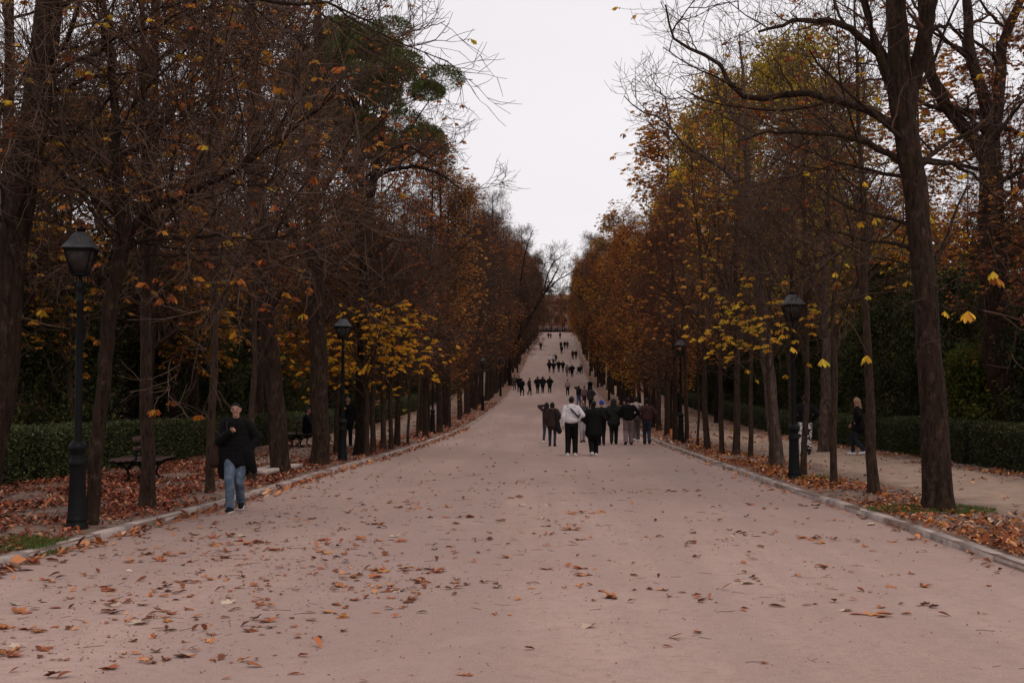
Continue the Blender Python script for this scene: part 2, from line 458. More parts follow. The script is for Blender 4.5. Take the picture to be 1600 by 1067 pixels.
# ------------------------------------------------------------------ lamps
def lathe_obj(name, prof, mat, parent, seg=20, smooth=True):
    mb = MB(); mb.lathe(prof, seg); return mb.build(name, mat, parent, smooth=smooth)
def make_lamp():
    root = empty('street_lamp')
    # square-cornered foot, tall flared pedestal with rings, slim tapered column
    mb = MB(); mb.lathe([(.165, -.12), (.168, .05), (.155, .07), (.150, .10), (.158, .12), (.150, .14), (.140, .17), (.126, .5), (.118, .80), (.122, .82), (.132, .84),
                         (.132, .87), (.118, .90), (.112, .96), (.114, .99), (.138, 1.03), (.142, 1.06), (.136, 1.09), (.115, 1.12), (.075, 1.15)], 16)
    mb.build('pedestal', M['iron'], root, smooth=False)
    mb = MB(); mb.lathe([(.062, 1.13), (.060, 1.3), (.058, 2.0), (.052, 2.95), (.062, 2.97), (.064, 3.0), (.052, 3.03), (.048, 3.1), (.055, 3.13), (.070, 3.16), (.055, 3.2), (.035, 3.23), (.03, 3.30), (.08, 3.33)], 16)
    pole = mb.build('pole', M['iron'], root, smooth=True)
    mb = MB()
    for k in range(4):                                         # scroll brackets under the lantern
        a = k * math.pi / 2 + math.pi / 4
        pts = [(math.cos(a) * r_, math.sin(a) * r_, z) for r_, z in ((.035, 3.14), (.09, 3.18), (.125, 3.24), (.12, 3.30), (.105, 3.335))]
        mb.tube(pts, .010, 6)
    mb.build('bracket', M['iron'], root)
    # lantern: four-sided, wider at the top
    b0, b1, z0, z1 = .105, .205, 3.33, 3.66
    lan = MB()
    lan.box((0, 0, z0 + .004), (2 * b0 + .02, 2 * b0 + .02, .022))
    for sx_ in (-1, 1):
        for sy in (-1, 1):
            lan.tube([(sx_ * b0, sy * b0, z0), (sx_ * b1, sy * b1, z1)], .013, 4)
    for sx_, sy in ((1, 0), (-1, 0), (0, 1), (0, -1)):
        d = (.03, 2 * b1 + .03, .028) if sx_ else (2 * b1 + .03, .03, .028)
        e_ = .0015 if sx_ else 0
        lan.box((sx_ * b1, sy * b1, z1 + e_), d)
    frame = lan.build('lantern_frame', M['iron'], root)
    for sx_, sy in ((1, 0), (-1, 0), (0, 1), (0, -1)):
        mb = MB(); a0, a1 = b0 - .005, b1 - .005
        if sx_: V = [(sx_ * a0, -a0, z0 + .018), (sx_ * a0, a0, z0 + .018), (sx_ * a1, a1, z1 - .014), (sx_ * a1, -a1, z1 - .014)]
        else: V = [(-a0, sy * a0, z0 + .018), (a0, sy * a0, z0 + .018), (a1, sy * a1, z1 - .014), (-a1, sy * a1, z1 - .014)]
        V = np.array(V); nrm = np.array([sx_, sy, 0.0]) * .004
        mb.add(np.concatenate([V - nrm, V]), [(0, 1, 2, 3), (7, 6, 5, 4), (0, 4, 5, 1), (1, 5, 6, 2), (2, 6, 7, 3), (3, 7, 4, 0)])
        mb.build('glass_pane', M['glass'], frame)
    mb = MB(); s2 = math.sqrt(2)
    mb.lathe([(.232 * s2, z1 + .016), (.236 * s2, z1 + .030), (.215 * s2, z1 + .05), (.150 * s2, z1 + .13), (.105 * s2, z1 + .205), (.085 * s2, z1 + .215), (.070 * s2, z1 + .235)], 4, ph=math.pi / 4)
    rf = mb.build('lantern_roof', M['iron_roof_sheen'], root)
    mb = MB(); mb.lathe([(.060, z1 + .234), (.062, z1 + .262), (.075, z1 + .268), (.075, z1 + .285), (.045, z1 + .292), (.025, z1 + .31), (.004, z1 + .33)], 12)
    mb.build('finial', M['iron'], rf)
    return root
lamp0 = make_lamp()
LAMPS = [  # px, py of the foot, rotation, label
    (120, 826, .10, 'tall black iron street lamp nearest on the left, beside the leaning trunk'),
    (535, 720, -.25, 'black iron street lamp on the left with yellow chestnut leaves around its lantern'),
    (676, 677, .2, 'dark street lamp on the left between thick trunks, third one up the avenue'),
    (1241, 748, .35, 'black street lamp on the right, its roof coloured with sky sheen, among yellow leaves'),
    (1064, 693, -.3, 'dark street lamp on the right, halfway between the near lamp and the walking group'),
]
used0 = False
lamp_positions = []
for px, py, rz, lab in LAMPS:
    P = ground(px, py)
    o = lamp0 if not used0 else copy_tree(lamp0); used0 = True
    o.location = (P[0], P[1], float(gz(P[0], P[1]))); o.rotation_euler = (0, 0, rz); o.scale = (.86, .86, 1)
    tag(o, lab, 'street lamp', 'iron street lamps along the avenue'); lamp_positions.append((P[0], P[1]))
for i, y in enumerate([95, 125, 155, 185]):
    for s_, side in ((-1, 'left'), (1, 'right')):
        yy = y - (9 if s_ > 0 else 0)
        x = float(kl(yy)) - .6 if s_ < 0 else float(kr(yy)) + .6
        o = copy_tree(lamp0); o.location = (x, yy, float(gz(x, yy))); o.rotation_euler = (0, 0, rng.uniform(-.4, .4))
        tag(o, f"small distant lamp at the {side} kerb, {['nearest', 'second', 'third', 'farthest'][i]} of four up the slope", 'street lamp', 'iron street lamps along the avenue')
        lamp_positions.append((x, yy))

# ------------------------------------------------------------------ double-sided park bench with cast iron legs
def make_bench():
    root = empty('park_bench')
    L = 2.1
    for sgn in (-1, 1):                                       # two seats back to back, slightly dished
        mb = MB()
        for k in range(4):
            x = sgn * (.10 + .115 * k); z = .445 - .012 * (k in (1, 2)) + (.004 if k == 3 else 0)
            mb.box((x, 0, z), (.095, L, .032), rot=Euler((0, -sgn * .04, 0)).to_matrix())
        mb.build('seat', M['bench_wood'], root)
    mb = MB()
    mb.box((0, 0, .86), (.035, L, .12)); mb.box((.001, 0, .68), (.030, L, .07))
    mb.build('backrest', M['bench_wood'], root)
    for sy in (-1, 1):
        y = sy * (L / 2 - .28); mb = MB()
        mb.tube([(0, y, .42), (0, y, .6), (0, y, .90)], [.024, .02, .016], 8)
        mb.tube([(-.52, y, .405), (-.25, y, .400), (0, y, .41), (.25, y, .400), (.52, y, .405)], [.016, .024, .03, .024, .016], 8)
        for sgn in (-1, 1):
            mb.tube([(0, y, .40), (sgn * .10, y, .34), (sgn * .17, y, .25), (sgn * .14, y, .16), (sgn * .13, y, .08), (sgn * .20, y, .02), (sgn * .27, y, .012)],
                    [.040, .036, .030, .024, .024, .026, .028], 8)
            mb.tube([(sgn * .45, y, .40), (sgn * .30, y, .35), (sgn * .20, y, .28), (sgn * .10, y, .26), (sgn * .05, y, .31), (sgn * .09, y, .35)],
                    [.014, .020, .022, .018, .014, .010], 8)
        mb.build('leg', M['iron'], root)
    return root
bench = make_bench()
P = ground(207, 756)
bench.location = (P[0] - .1, P[1] + 1.0, float(gz(P[0], P[1] + 1.0))); bench.rotation_euler = (0, 0, .12)
tag(bench, 'dark wooden double-sided bench with scrolled iron legs on the leaf-covered verge', 'bench')
BENCH2 = np.array([-8.6, 45.0])
b2 = copy_tree(bench); b2.location = (BENCH2[0], BENCH2[1], float(gz(*BENCH2))); b2.rotation_euler = (0, 0, .04)
tag(b2, 'dark bench on the left side path with two people seated, beyond the second lamp', 'bench')

# broken kerb slabs lying on the left verge
for (px, py, L, w, rz, lab) in ((-6.34, 29.5, 2.7, .24, math.radians(89), 'weathered stone slab lying on the left verge, the one nearer the thick trunk'),
                                (-6.02, 29.3, 3.0, .23, math.radians(86), 'pale stone slab lying on the left verge, the one nearer the kerb')):
    P = (px, py, 0)
    mb = MB(); n = 9; prof = [(-w / 2, 0), (-w / 2, .085), (-w / 2 + .02, .10), (w / 2 - .02, .10), (w / 2, .082), (w / 2, 0)]
    V = []
    for i in range(n):
        u = (i / (n - 1) - .5) * L
        for (a_, z) in prof: V.append((u + rng.normal(0, .004), a_ + rng.normal(0, .004), z - .03 + rng.normal(0, .003)))
    k = len(prof)
    f = [(i * k + j, i * k + (j + 1) % k, (i + 1) * k + (j + 1) % k, (i + 1) * k + j) for i in range(n - 1) for j in range(k)] + [tuple(range(k))[::-1], tuple(range((n - 1) * k, n * k))]
    mb.add(V, f)
    o = mb.build('stone_slab', M['slab']); o.location = (P[0], P[1], float(gz(P[0], P[1])) + .05); o.rotation_euler = (0, 0, rz)
    tag(o, lab, 'stone slab', 'broken kerb slabs on the left verge')

# ------------------------------------------------------------------ leaf quads
def rand_unit(n, r):
    v = r.normal(size=(n, 3)); return v / np.linalg.norm(v, axis=1, keepdims=True)
def leaf_quads(P, D, S, r, w=.42, bend=.15):
    """one rhombic, slightly bent leaf per point; P base, D direction, S length"""
    n = len(P)
    D = D / (np.linalg.norm(D, axis=1, keepdims=True) + 1e-9)
    Sd = np.cross(D, rand_unit(n, r)); Sd /= np.linalg.norm(Sd, axis=1, keepdims=True) + 1e-9
    Nn = np.cross(D, Sd); S = np.broadcast_to(S, (n,))[:, None]
    mid = P + D * S * .58 - Nn * S * bend
    V = np.stack([P, mid + Sd * S * w * .5, P + D * S, mid - Sd * S * w * .5], 1).reshape(-1, 3)
    return V, np.arange(4 * n).reshape(-1, 4)

ORD = 'first second third fourth fifth sixth seventh eighth ninth tenth eleventh twelfth thirteenth fourteenth fifteenth sixteenth seventeenth eighteenth nineteenth twentieth twenty-first twenty-second twenty-third twenty-fourth twenty-fifth twenty-sixth twenty-seventh twenty-eighth twenty-ninth thirtieth'.split()
ORD += [t_ + '-' + u_ for t_ in ('thirty', 'forty', 'fifty', 'sixty') for u_ in ORD[:9]]
# ------------------------------------------------------------------ hedges
def make_hedge(L, W, H, n, seed, mat='leaf_hedge'):
    r = np.random.default_rng(seed)
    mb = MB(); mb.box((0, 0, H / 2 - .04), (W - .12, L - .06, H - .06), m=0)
    # leaves on the two sides, the ends and the top, waving a little in and out
    A = np.array([L * H, L * H, L * W, W * H, W * H]); k = r.choice(5, n, p=A / A.sum())
    u = r.random(n); v = r.random(n)
    y = (u - .5) * L; wv = .035 * np.sin(y * 2.3 + seed) + .02 * np.sin(y * 6.1 + 2 * seed)
    P = np.zeros((n, 3)); D = np.zeros((n, 3))
    for i, (sx_) in enumerate((-1, 1)):
        q = k == i; P[q] = np.stack([sx_ * (W / 2 + wv[q] - .05 * (v[q] > .92)), y[q], v[q] * H], 1); D[q] = (sx_, 0, .5)
    q = k == 2; P[q] = np.stack([(v[q] - .5) * W, y[q], H + wv[q] + .01 * r.normal(size=q.sum())], 1); D[q] = (0, 0, 1)
    for i, sy in ((3, -1), (4, 1)):
        q = k == i; P[q] = np.stack([(u[q] - .5) * W, np.full(q.sum(), sy * L / 2), v[q] * H], 1); D[q] = (0, sy, .5)
    P += r.normal(0, .022, P.shape); D = D + r.normal(0, .75, D.shape)
    V, F = leaf_quads(P, D, r.uniform(.035, .07, n), r, .6); mb.add(V, F, 1)
    return mb.mesh('hedge', [M['hedge_core'], M[mat]])
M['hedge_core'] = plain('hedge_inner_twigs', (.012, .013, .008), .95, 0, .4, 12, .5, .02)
hm_near = [make_hedge(6.0, .8, 1.05, 26000, i + 1) for i in range(2)]
hm_far = [make_hedge(6.0, .8, 1.05, 6000, i + 5) for i in range(2)]
HL = {0: 'nearest stretch of clipped dark hedge behind the left verge', 1: 'clipped hedge stretch directly behind the dark bench on the left'}
HR = {0: 'nearest stretch of clipped green hedge at the right edge, beyond the thick trunk', 1: 'clipped green hedge stretch on the right behind the thick dark trunk',
      2: 'clipped green hedge stretch on the right, next to the blonde pedestrian', 3: 'clipped hedge stretch on the right behind the person in patterned trousers'}
for side, base in ((-1, -10.45), (1, 11.35)):
    y = 8.0 if side < 0 else 15.0; i = 0
    if side < 0: pass
    while y < 190:
        near = y < 48
        x = base + (float(cx(y)) if y > 60 else 0)
        if side < 0 and y < 30: x = -11.3 + (y - 8) * .03
        me = (hm_near if near else hm_far)[i % 2]
        o = link('hedge', me); o.location = (x, y + 3, float(gz(x, y + 3)) - .02)
        sl_ = (float(g(y + 6)) - float(g(y))) / 6
        o.rotation_euler = (math.atan(sl_), 0, 0)
        lab = (HL if side < 0 else HR).get(i if side > 0 else (i - 1 if i else None))
        sd_ = 'left' if side < 0 else 'right'
        if not lab or y > 45: lab = f"clipped dark hedge stretch behind the {sd_} trunks, {ORD[min(i, 60)]} counted from the {sd_} photo edge"
        if side < 0 and i == 0: lab = 'clipped dark hedge stretch at the far left edge, before the lamp'
        tag(o, lab, 'hedge', 'clipped hedges lining the side paths')
        y += 6.03; i += 1
        if side > 0 and i == 3: y += .55                      # a gap in the right hedge

# ------------------------------------------------------------------ railing and house at the top of the rise
mb = MB(); yb = 404.0; zb = float(g(yb)); xb = float(cx(yb))
root = empty('railing', (xb, yb, zb), label='dark low railing across the top of the avenue', cat='railing')
mb.box((0, 0, .95), (15, .10, .10)); mb.box((0, 0, .45), (15, .08, .45)); mb.build('rail', M['iron'], root)
for k in range(-3, 4):
    mb = MB(); mb.box((k * 2.3, -.12, .5), (.14, .12, 1.05)); mb.box((k * 2.3, -.12, 1.05), (.2, .18, .06)); mb.build('post', M['iron'], root)
M['brick'] = plain('reddish_render', (.19, .10, .075), .9, 0, .2, .8, .1, .01)
M['pale_trim'] = plain('pale_trim', (.20, .14, .12), .8, 0, .1, 3, 0)
M['window'] = plain('dark_window_glass', (.03, .03, .035), .2, 0, .2, 2, 0)
M['rooftile'] = plain('roof_tiles', (.12, .06, .045), .85, 0, .3, 2, .2, .02)
bx, by = 7.5, 452.0; bz = float(g(by))
root = empty('house', (bx, by, bz), label='reddish house with pale window surrounds beyond the top of the avenue', cat='building')
mb = MB(); mb.box((0, 0, 5.5), (30, 12, 12.0)); mb.build('wall', M['brick'], root)
mb = MB(); mb.add([(-15.6, -6.6, 11.5), (15.6, -6.6, 11.5), (15.6, 6.6, 11.5), (-15.6, 6.6, 11.5), (-11, 0, 14.8), (11, 0, 14.8)],
                  [(0, 1, 5, 4), (1, 2, 5), (2, 3, 4, 5), (3, 0, 4), (0, 3, 2, 1)]); mb.build('roof', M['rooftile'], root)
for zi in range(3):
    for xi in range(-4, 5):
        mb = MB(); mb.box((xi * 3.2, -6.03, 2.2 + zi * 3.6), (1.5, .12, 2.1)); w_ = mb.build('window', M['pale_trim'], root)
        mb = MB(); mb.box((xi * 3.2, -6.08, 2.2 + zi * 3.6), (1.1, .06, 1.7)); mb.build('pane', M['window'], w_)

# ------------------------------------------------------------------ tree growing (vectorised)
def resample(P, R, t):
    """positions, tangents, radii on polylines P(M,N,3), R(M,N) at t(M,k) in 0..1"""
    M_, N_, _ = P.shape
    s = t * (N_ - 1); i = np.clip(s.astype(int), 0, N_ - 2); f = (s - i)[..., None]
    ar = np.arange(M_)[:, None]
    a, b_ = P[ar, i], P[ar, i + 1]
    T = b_ - a; T /= np.linalg.norm(T, axis=-1, keepdims=True) + 1e-9
    return a + (b_ - a) * f, T, R[ar, i] * (1 - f[..., 0]) + R[ar, i + 1] * f[..., 0]
def grow(r, P, R, n, t0, t1, ang, length, npts, up, wander, rfac, rmin, taper=.25, az_bias=None, jit=1.0):
    M_ = len(P)
    t = t0 + (t1 - t0) * (np.arange(n)[None, :] + r.random((M_, n)) * jit) / n
    t = np.clip(t, 0, .999)
    B, T, rad = resample(P, R, t)
    B = B.reshape(-1, 3); T = T.reshape(-1, 3); rad = rad.ravel(); tt = t.ravel()
    K = len(B)
    U = rand_unit(K, r)
    if az_bias is not None: U = U + az_bias
    U = U - T * (U * T).sum(1, keepdims=True); U /= np.linalg.norm(U, axis=1, keepdims=True) + 1e-9
    A = np.radians(r.uniform(ang[0], ang[1], K))[:, None]
    D = T * np.cos(A) + U * np.sin(A)
    L = (length(tt, r) if callable(length) else np.full(K, length)) * r.uniform(.7, 1.25, K)
    Q = np.empty((K, npts, 3)); Q[:, 0] = B; seg = (L / (npts - 1))[:, None]
    for j in range(1, npts):
        D = D + r.normal(0, wander, (K, 3)) + np.array([0, 0, up * (j / npts)])
        D /= np.linalg.norm(D, axis=1, keepdims=True)
        Q[:, j] = Q[:, j - 1] + D * seg
    r0 = np.maximum(rad * rfac, rmin) if np.isscalar(rfac) else rfac
    r0 = np.minimum(r0, np.maximum(rad * .95, rmin))
    RR = r0[:, None] * (1 - (1 - taper) * np.linspace(0, 1, npts)[None, :])
    return Q, np.maximum(RR, rmin * .55)

def clusters(r, P, D, size, mode='chestnut', n=5, droop=.6, w=.42):
    """leaf bunches at P"""
    K = len(P)
    if mode == 'chestnut':
        a = np.linspace(-1.25, 1.25, n)[None, :] + r.normal(0, .12, (K, n))
        H = D.copy(); H[:, 2] *= .3; H[:, :2] += r.normal(0, .5, (K, 2)); H /= np.linalg.norm(H, axis=1, keepdims=True) + 1e-9
        S = np.cross(H, np.array([0, 0, 1.0])); S /= np.linalg.norm(S, axis=1, keepdims=True) + 1e-9
        dirs = H[:, None] * np.cos(a)[..., None] + S[:, None] * np.sin(a)[..., None]
        dirs[..., 2] -= droop * r.uniform(.4, 1.7, (K, 1))
        ln = (size * r.uniform(.7, 1.2, (K, 1)) * (1 - .3 * np.abs(a) / 1.25))
        PP = np.repeat(P[:, None], n, 1)
    else:
        dirs = r.normal(0, 1, (K, n, 3)) + D[:, None] * .6; dirs[..., 2] -= droop
        ln = size * r.uniform(.6, 1.2, (K, n)); PP = P[:, None] + r.normal(0, size * .9, (K, n, 3))
    return leaf_quads(PP.reshape(-1, 3), dirs.reshape(-1, 3), ln.ravel(), r, w)

def grow_from_limbs(r, LP, LR, dens=1.0, spread=1.0, leaves=None, twig_up=.14, rmin=.006, nb=9, nt=8, nf=3, tl=1.0):
    """branches, twigs and fine twigs off given limbs -> list of (P,R,sides) and leaf geometry"""
    nb_, nt_ = max(2, int(nb * dens)), max(2, int(nt * dens))
    B1 = grow(r, LP, LR, nb_, .12, 1, (28, 62), lambda t, q: spread * 1.45 * (1.15 - .55 * t), 7, .10, .19, .5, .010)
    B2 = grow(r, *B1, nt_, .15, 1, (28, 65), lambda t, q: tl * .85 * (1.15 - .4 * t), 5, twig_up, .19, .5, rmin * 1.25)
    B3 = grow(r, *B2, nf, .25, 1, (22, 60), lambda t, q: tl * .48 * (1.1 - .3 * t), 4, twig_up, .13, .6, rmin, .6)
    leaf = []
    if leaves:
        for L in leaves:
            for (PP, RR), fr in ((B3, L['frac']), (B2, L['frac'])):
                tips = PP[:, -1]; d = PP[:, -1] - PP[:, -2]; d /= np.linalg.norm(d, axis=1, keepdims=True) + 1e-9
                nn = np.sin(tips[:, 0] * .9 + L.get('ph', 0)) + np.sin(tips[:, 1] * 1.1 + 2 * L.get('ph', 0)) + np.sin(tips[:, 2] * .8 + 1.0 + L.get('ph', 0))
                p = np.clip(fr * (1 + L.get('clump', .6) * nn), 0, 1)
                zr = L.get('z')
                if zr is not None: p = p * np.clip((tips[:, 2] - zr[0]) / 1.5, 0, 1) * np.clip((zr[1] - tips[:, 2]) / 1.5, 0, 1)
                q = r.random(len(tips)) < p
                if q.any():
                    V, F = clusters(r, tips[q], d[q], L['size'], L.get('mode', 'chestnut'), L.get('n', 5), L.get('droop', .6), L.get('w', .42))
                    leaf.append((V, F, L['m']))
    return [(B1, 4), (B2, 3), (B3, 3)], leaf

def spline(P, n):
    P = np.asarray(P); d = np.concatenate([[0], np.cumsum(np.linalg.norm(np.diff(P, axis=0), axis=1))]); u = np.linspace(0, d[-1], n)
    # catmull-rom through the given points
    i = np.clip(np.searchsorted(d, u, 'right') - 1, 0, len(P) - 2); f = ((u - d[i]) / (d[i + 1] - d[i]))[:, None]
    E = np.concatenate([[2 * P[0] - P[1]], P, [2 * P[-1] - P[-2]]])
    a, b_, c, d_ = E[i], E[i + 1], E[i + 2], E[i + 3]
    return .5 * (2 * b_ + (c - a) * f + (2 * a - 5 * b_ + 4 * c - d_) * f ** 2 + (3 * b_ - a - 3 * c + d_) * f ** 3)
def trunk_line(r, H, lean=(0, 0), wander=.03, n=14, pts=None):
    z = np.linspace(0, 1, n)
    P = np.stack([lean[0] * z * H, lean[1] * z * H, z * H], 1)
    w = np.cumsum(r.normal(0, wander, (n, 2)), 0) * (H / n) ** .5; w -= w[0]; w *= np.minimum(1, z * 4)[:, None]
    P[:, :2] += w
    return P
def trunk_mesh(parts, name, mat, flare=True, sides=12):
    """parts: list of (P,R,sides) tubes; the first is the trunk proper"""
    mb = MB()
    for i, (P, R, s) in enumerate(parts):
        if i == 0:
            d = np.concatenate([P[0][:5], spline(P[0][5:], 24)]); rr = np.concatenate([R[0][:5], np.interp(np.linspace(0, 1, 24), np.linspace(0, 1, len(R[0]) - 5), R[0][5:])])
            P, R, s = d[None], rr[None], 14
        V, F = tubes(P, R, s); mb.add(lumpy(V, P[0], s, len(V)) if i == 0 else V, F)
    return mb.mesh(name, M[mat], smooth=True)
def lumpy(V, P, s, seed=1, a=.16):
    """root buttresses at the foot, shallow lumps and scars higher up"""
    q = np.random.default_rng(seed); n = len(P); V = V.reshape(n, s, 3); C = P[:, None, :]
    th = (np.arange(s) / s * 2 * math.pi)[None, :]; h = np.concatenate([[0], np.cumsum(np.linalg.norm(np.diff(P, axis=0), axis=1))])[:, None]
    p = q.uniform(0, 6.28, 6)
    f = 1 + a * np.exp(-h / .45) * (np.sin(4 * th + p[0]) + .5 * np.sin(7 * th + p[1])) + .045 * np.sin(2 * th + p[2] + h * 1.1) + .03 * np.sin(3 * th + h * 3.1 + p[3]) + .035 * np.sin(h * 4.7 + p[4]) * np.sin(th + p[5])
    return (C + (V - C) * f[..., None]).reshape(-1, 3)
def with_base(P, R):
    """adds the root flare: a few rings below and just above the ground"""
    d = P[1] - P[0]; L = np.linalg.norm(d); d = d / L
    hs = np.array([-.25, 0, .08, .22, .5]); fl = np.array([1.55, 1.32, 1.18, 1.07, 1.0])
    hs = hs * min(1.0, R[0] / .2 + .25)
    keep = (np.linalg.norm(P - P[0], axis=1) > hs[-1] + .05)
    P2 = np.concatenate([P[0] + np.outer(hs, d), P[keep]]); R2 = np.concatenate([R[0] * fl, R[keep]])
    return P2, R2

def crown_mesh(name, tw, leaf, mats, limbs=None):
    mb = MB()
    for ((P, R), s) in tw:
        V, F = tubes(P, R, s); mb.add(V, F, 0)
    for V, F, m_ in leaf: mb.add(V, F, m_)
    return mb.mesh(name, [M[k] for k in mats], smooth=False)

def bare_tree(seed, H=18, r0=.2, lo=3.0, spread=1.0, nl=24, bark='bark', twig='twig', leaves=None, lmats=(), dens=1.0, nb=8, nt=7, nf=3, up=.12, lean=(0, 0), rmin=.007, wander=.03, hang=True):
    r = np.random.default_rng(seed)
    P = trunk_line(r, H, lean, wander); z = np.linspace(0, 1, len(P))
    R = r0 * (1 - .88 * z ** 1.1)
    t0 = lo / H
    def ll(t, q):
        s = (t - t0) / (1 - t0)
        return spread * (1.1 + 2.1 * np.sin(np.clip(s * 1.05 + .12, 0, 1) * math.pi) ** .8 * (1 - .35 * s))
    LP, LR = grow(r, P[None], R[None], nl, t0, .98, (38, 78), ll, 9, up, .10, .42, .018, .3)
    tw, leaf = grow_from_limbs(r, np.concatenate([LP]), LR, dens, spread ** .5, leaves, nb=nb, nt=nt, nf=nf, rmin=rmin)
    Pb, Rb = with_base(P, R)
    tm = trunk_mesh([(Pb[None], Rb[None], 12), (LP, LR, 6)], 'trunk', bark)
    cm = crown_mesh('crown', tw, leaf, [twig] + list(lmats))
    return tm, cm
def slim_tree(seed, H=8.5, r0=.085, lo=2.6, leaves=None, lmats=(), twig='twig_pale', bark='bark_slim', lean=(0, 0), nl=15):
    r = np.random.default_rng(seed)
    P = trunk_line(r, H, lean, .035); z = np.linspace(0, 1, len(P))
    R = r0 * (1 - .85 * z)
    LP, LR = grow(r, P[None], R[None], nl, lo / H, .95, (25, 62), lambda t, q: 1.3 + 2.2 * (1 - t), 9, .10, .09, .5, .012, .3)
    tw, leaf = grow_from_limbs(r, LP, LR, 1, .75, leaves, nb=6, nt=5, nf=2, rmin=.005, tl=.8)
    Pb, Rb = with_base(P, R)
    return trunk_mesh([(Pb[None], Rb[None], 10), (LP, LR, 5)], 'trunk', bark), crown_mesh('crown', tw, leaf, [twig] + list(lmats))
def leafy_tree(seed, H=18, r0=.2, lo=3, spread=1.1, mat='leaf_yellowgreen', frac=1.0, size=.22, mode='broad', n=6, bark='bark_dark', nl=24, w=.5, extra=None, **k):
    L = [dict(frac=frac, size=size, m=1, mode=mode, n=n, clump=.35, ph=seed, w=w, droop=.4)]
    mats = [mat]
    if extra: L.append(dict(frac=extra[1], size=size, m=2, mode=mode, n=n, clump=1.2, ph=seed + 2, w=w)); mats.append(extra[0])
    return bare_tree(seed, H, r0, lo, spread, nl, bark, 'twig', L, mats, nb=7, nt=6, nf=2, **k)
def evergreen_tree(seed, H=11, spread=1.0, n=26000, mat='leaf_dark', lo=.4, r0=.16, size=.16):
    """dense evergreen: trunk, limbs and a shell-weighted cloud of leaves in lobes"""
    r = np.random.default_rng(seed)
    P = trunk_line(r, H * .95, (0, 0), .02); z = np.linspace(0, 1, len(P)); R = r0 * (1 - .85 * z)
    LP, LR = grow(r, P[None], R[None], 34, lo / H + .02, .97, (50, 85), lambda t, q: spread * 3.0 * (1.08 - t ** 1.3), 8, .03, .10, .4, .02, .3)
    B1 = grow(r, LP, LR, 6, .3, 1, (25, 60), lambda t, q: .9 * spread + 0 * t, 5, .05, .12, .5, .01)
    pts = np.concatenate([LP[:, 3:].reshape(-1, 3), B1[0][:, 1:].reshape(-1, 3)])
    k = r.integers(0, len(pts), n); Q = pts[k] + r.normal(0, .26 * spread, (n, 3))
    Q[:, 2] = np.maximum(Q[:, 2], .1)
    D = rand_unit(n, r); D[:, 2] -= .2
    mb = MB(); V, F = tubes(*B1, 3); mb.add(V, F, 0); V, F = leaf_quads(Q, D, r.uniform(size * .6, size * 1.3, n), r, .5); mb.add(V, F, 1)
    Pb, Rb = with_base(P, R)
    return trunk_mesh([(Pb[None], Rb[None], 10), (LP, LR, 5)], 'trunk', 'bark_dark'), mb.mesh('crown', [M['twig'], M[mat]])

RUS = lambda f, m_=1, size=.20, **k: dict(frac=f, size=size, m=m_, **k)
T = {}
# bare kerbside trees, a few with the last russet leaves
T['bareA'] = bare_tree(11, 18.5, .22, 3.0, .92, leaves=[RUS(.05, clump=1.2)], lmats=['leaf_russet'])
T['bareB'] = bare_tree(12, 17, .19, 2.8, .85, twig='twig_red', leaves=[RUS(.05, clump=1.2)], lmats=['leaf_russet'])
T['bareC'] = bare_tree(13, 20, .24, 3.2, .98, bark='bark', leaves=[RUS(.03, clump=1.5)], lmats=['leaf_brown'])
T['bareD'] = bare_tree(14, 15.5, .17, 2.6, .85, twig='twig', lean=(.02, 0))
T['rusA'] = bare_tree(15, 16.5, .20, 2.9, .95, twig='twig_red', leaves=[RUS(.30, clump=1.0), RUS(.05, 2, clump=1.3, ph=3)], lmats=['leaf_russet', 'leaf_gold'], nf=2)
T['rusB'] = bare_tree(16, 19, .22, 3.0, .95, twig='twig_red', leaves=[RUS(.55, clump=.7), RUS(.10, 2, clump=1.3, ph=5)], lmats=['leaf_russet', 'leaf_yellow'], nf=2)
T['rusC'] = bare_tree(17, 17.5, .20, 3.0, .95, twig='twig_red', leaves=[RUS(.32, clump=.8)], lmats=['leaf_brown'], nf=2)
# slim young trees
T['slimA'] = slim_tree(21, 8.5, .075, 2.4, [dict(frac=.05, size=.16, m=1)], ['leaf_gold'])
T['slimB'] = slim_tree(22, 9.5, .10, 2.6, [dict(frac=.10, size=.16, m=1)], ['leaf_russet'], twig='twig')
T['slimC'] = slim_tree(23, 7.5, .06, 2.3, None, [])
T['slimD'] = slim_tree(24, 8.0, .08, 2.2, [dict(frac=.30, size=.17, m=1, clump=.9)], ['leaf_russet'], twig='twig_red')
# small chestnut still full of yellow leaves
T['gold'] = slim_tree(25, 6.8, .08, 1.5, [dict(frac=.85, size=.20, m=1, clump=.4), dict(frac=.15, size=.2, m=2, clump=1)], ['leaf_gold', 'leaf_russet'], nl=20)
T['goldlow'] = slim_tree(27, 6.2, .08, 1.5, [dict(frac=.95, size=.19, m=1, clump=.5, z=(1.1, 4.7)), dict(frac=.12, size=.18, m=2, clump=1, z=(1.1, 4.7))], ['leaf_glow', 'leaf_yellow'], nl=26, twig='twig')
T['goldbit'] = slim_tree(26, 6.5, .07, 2.4, [dict(frac=.36, size=.19, m=1, clump=1.0, z=(1.9, 4.9))], ['leaf_yellow'], twig='twig', nl=16)
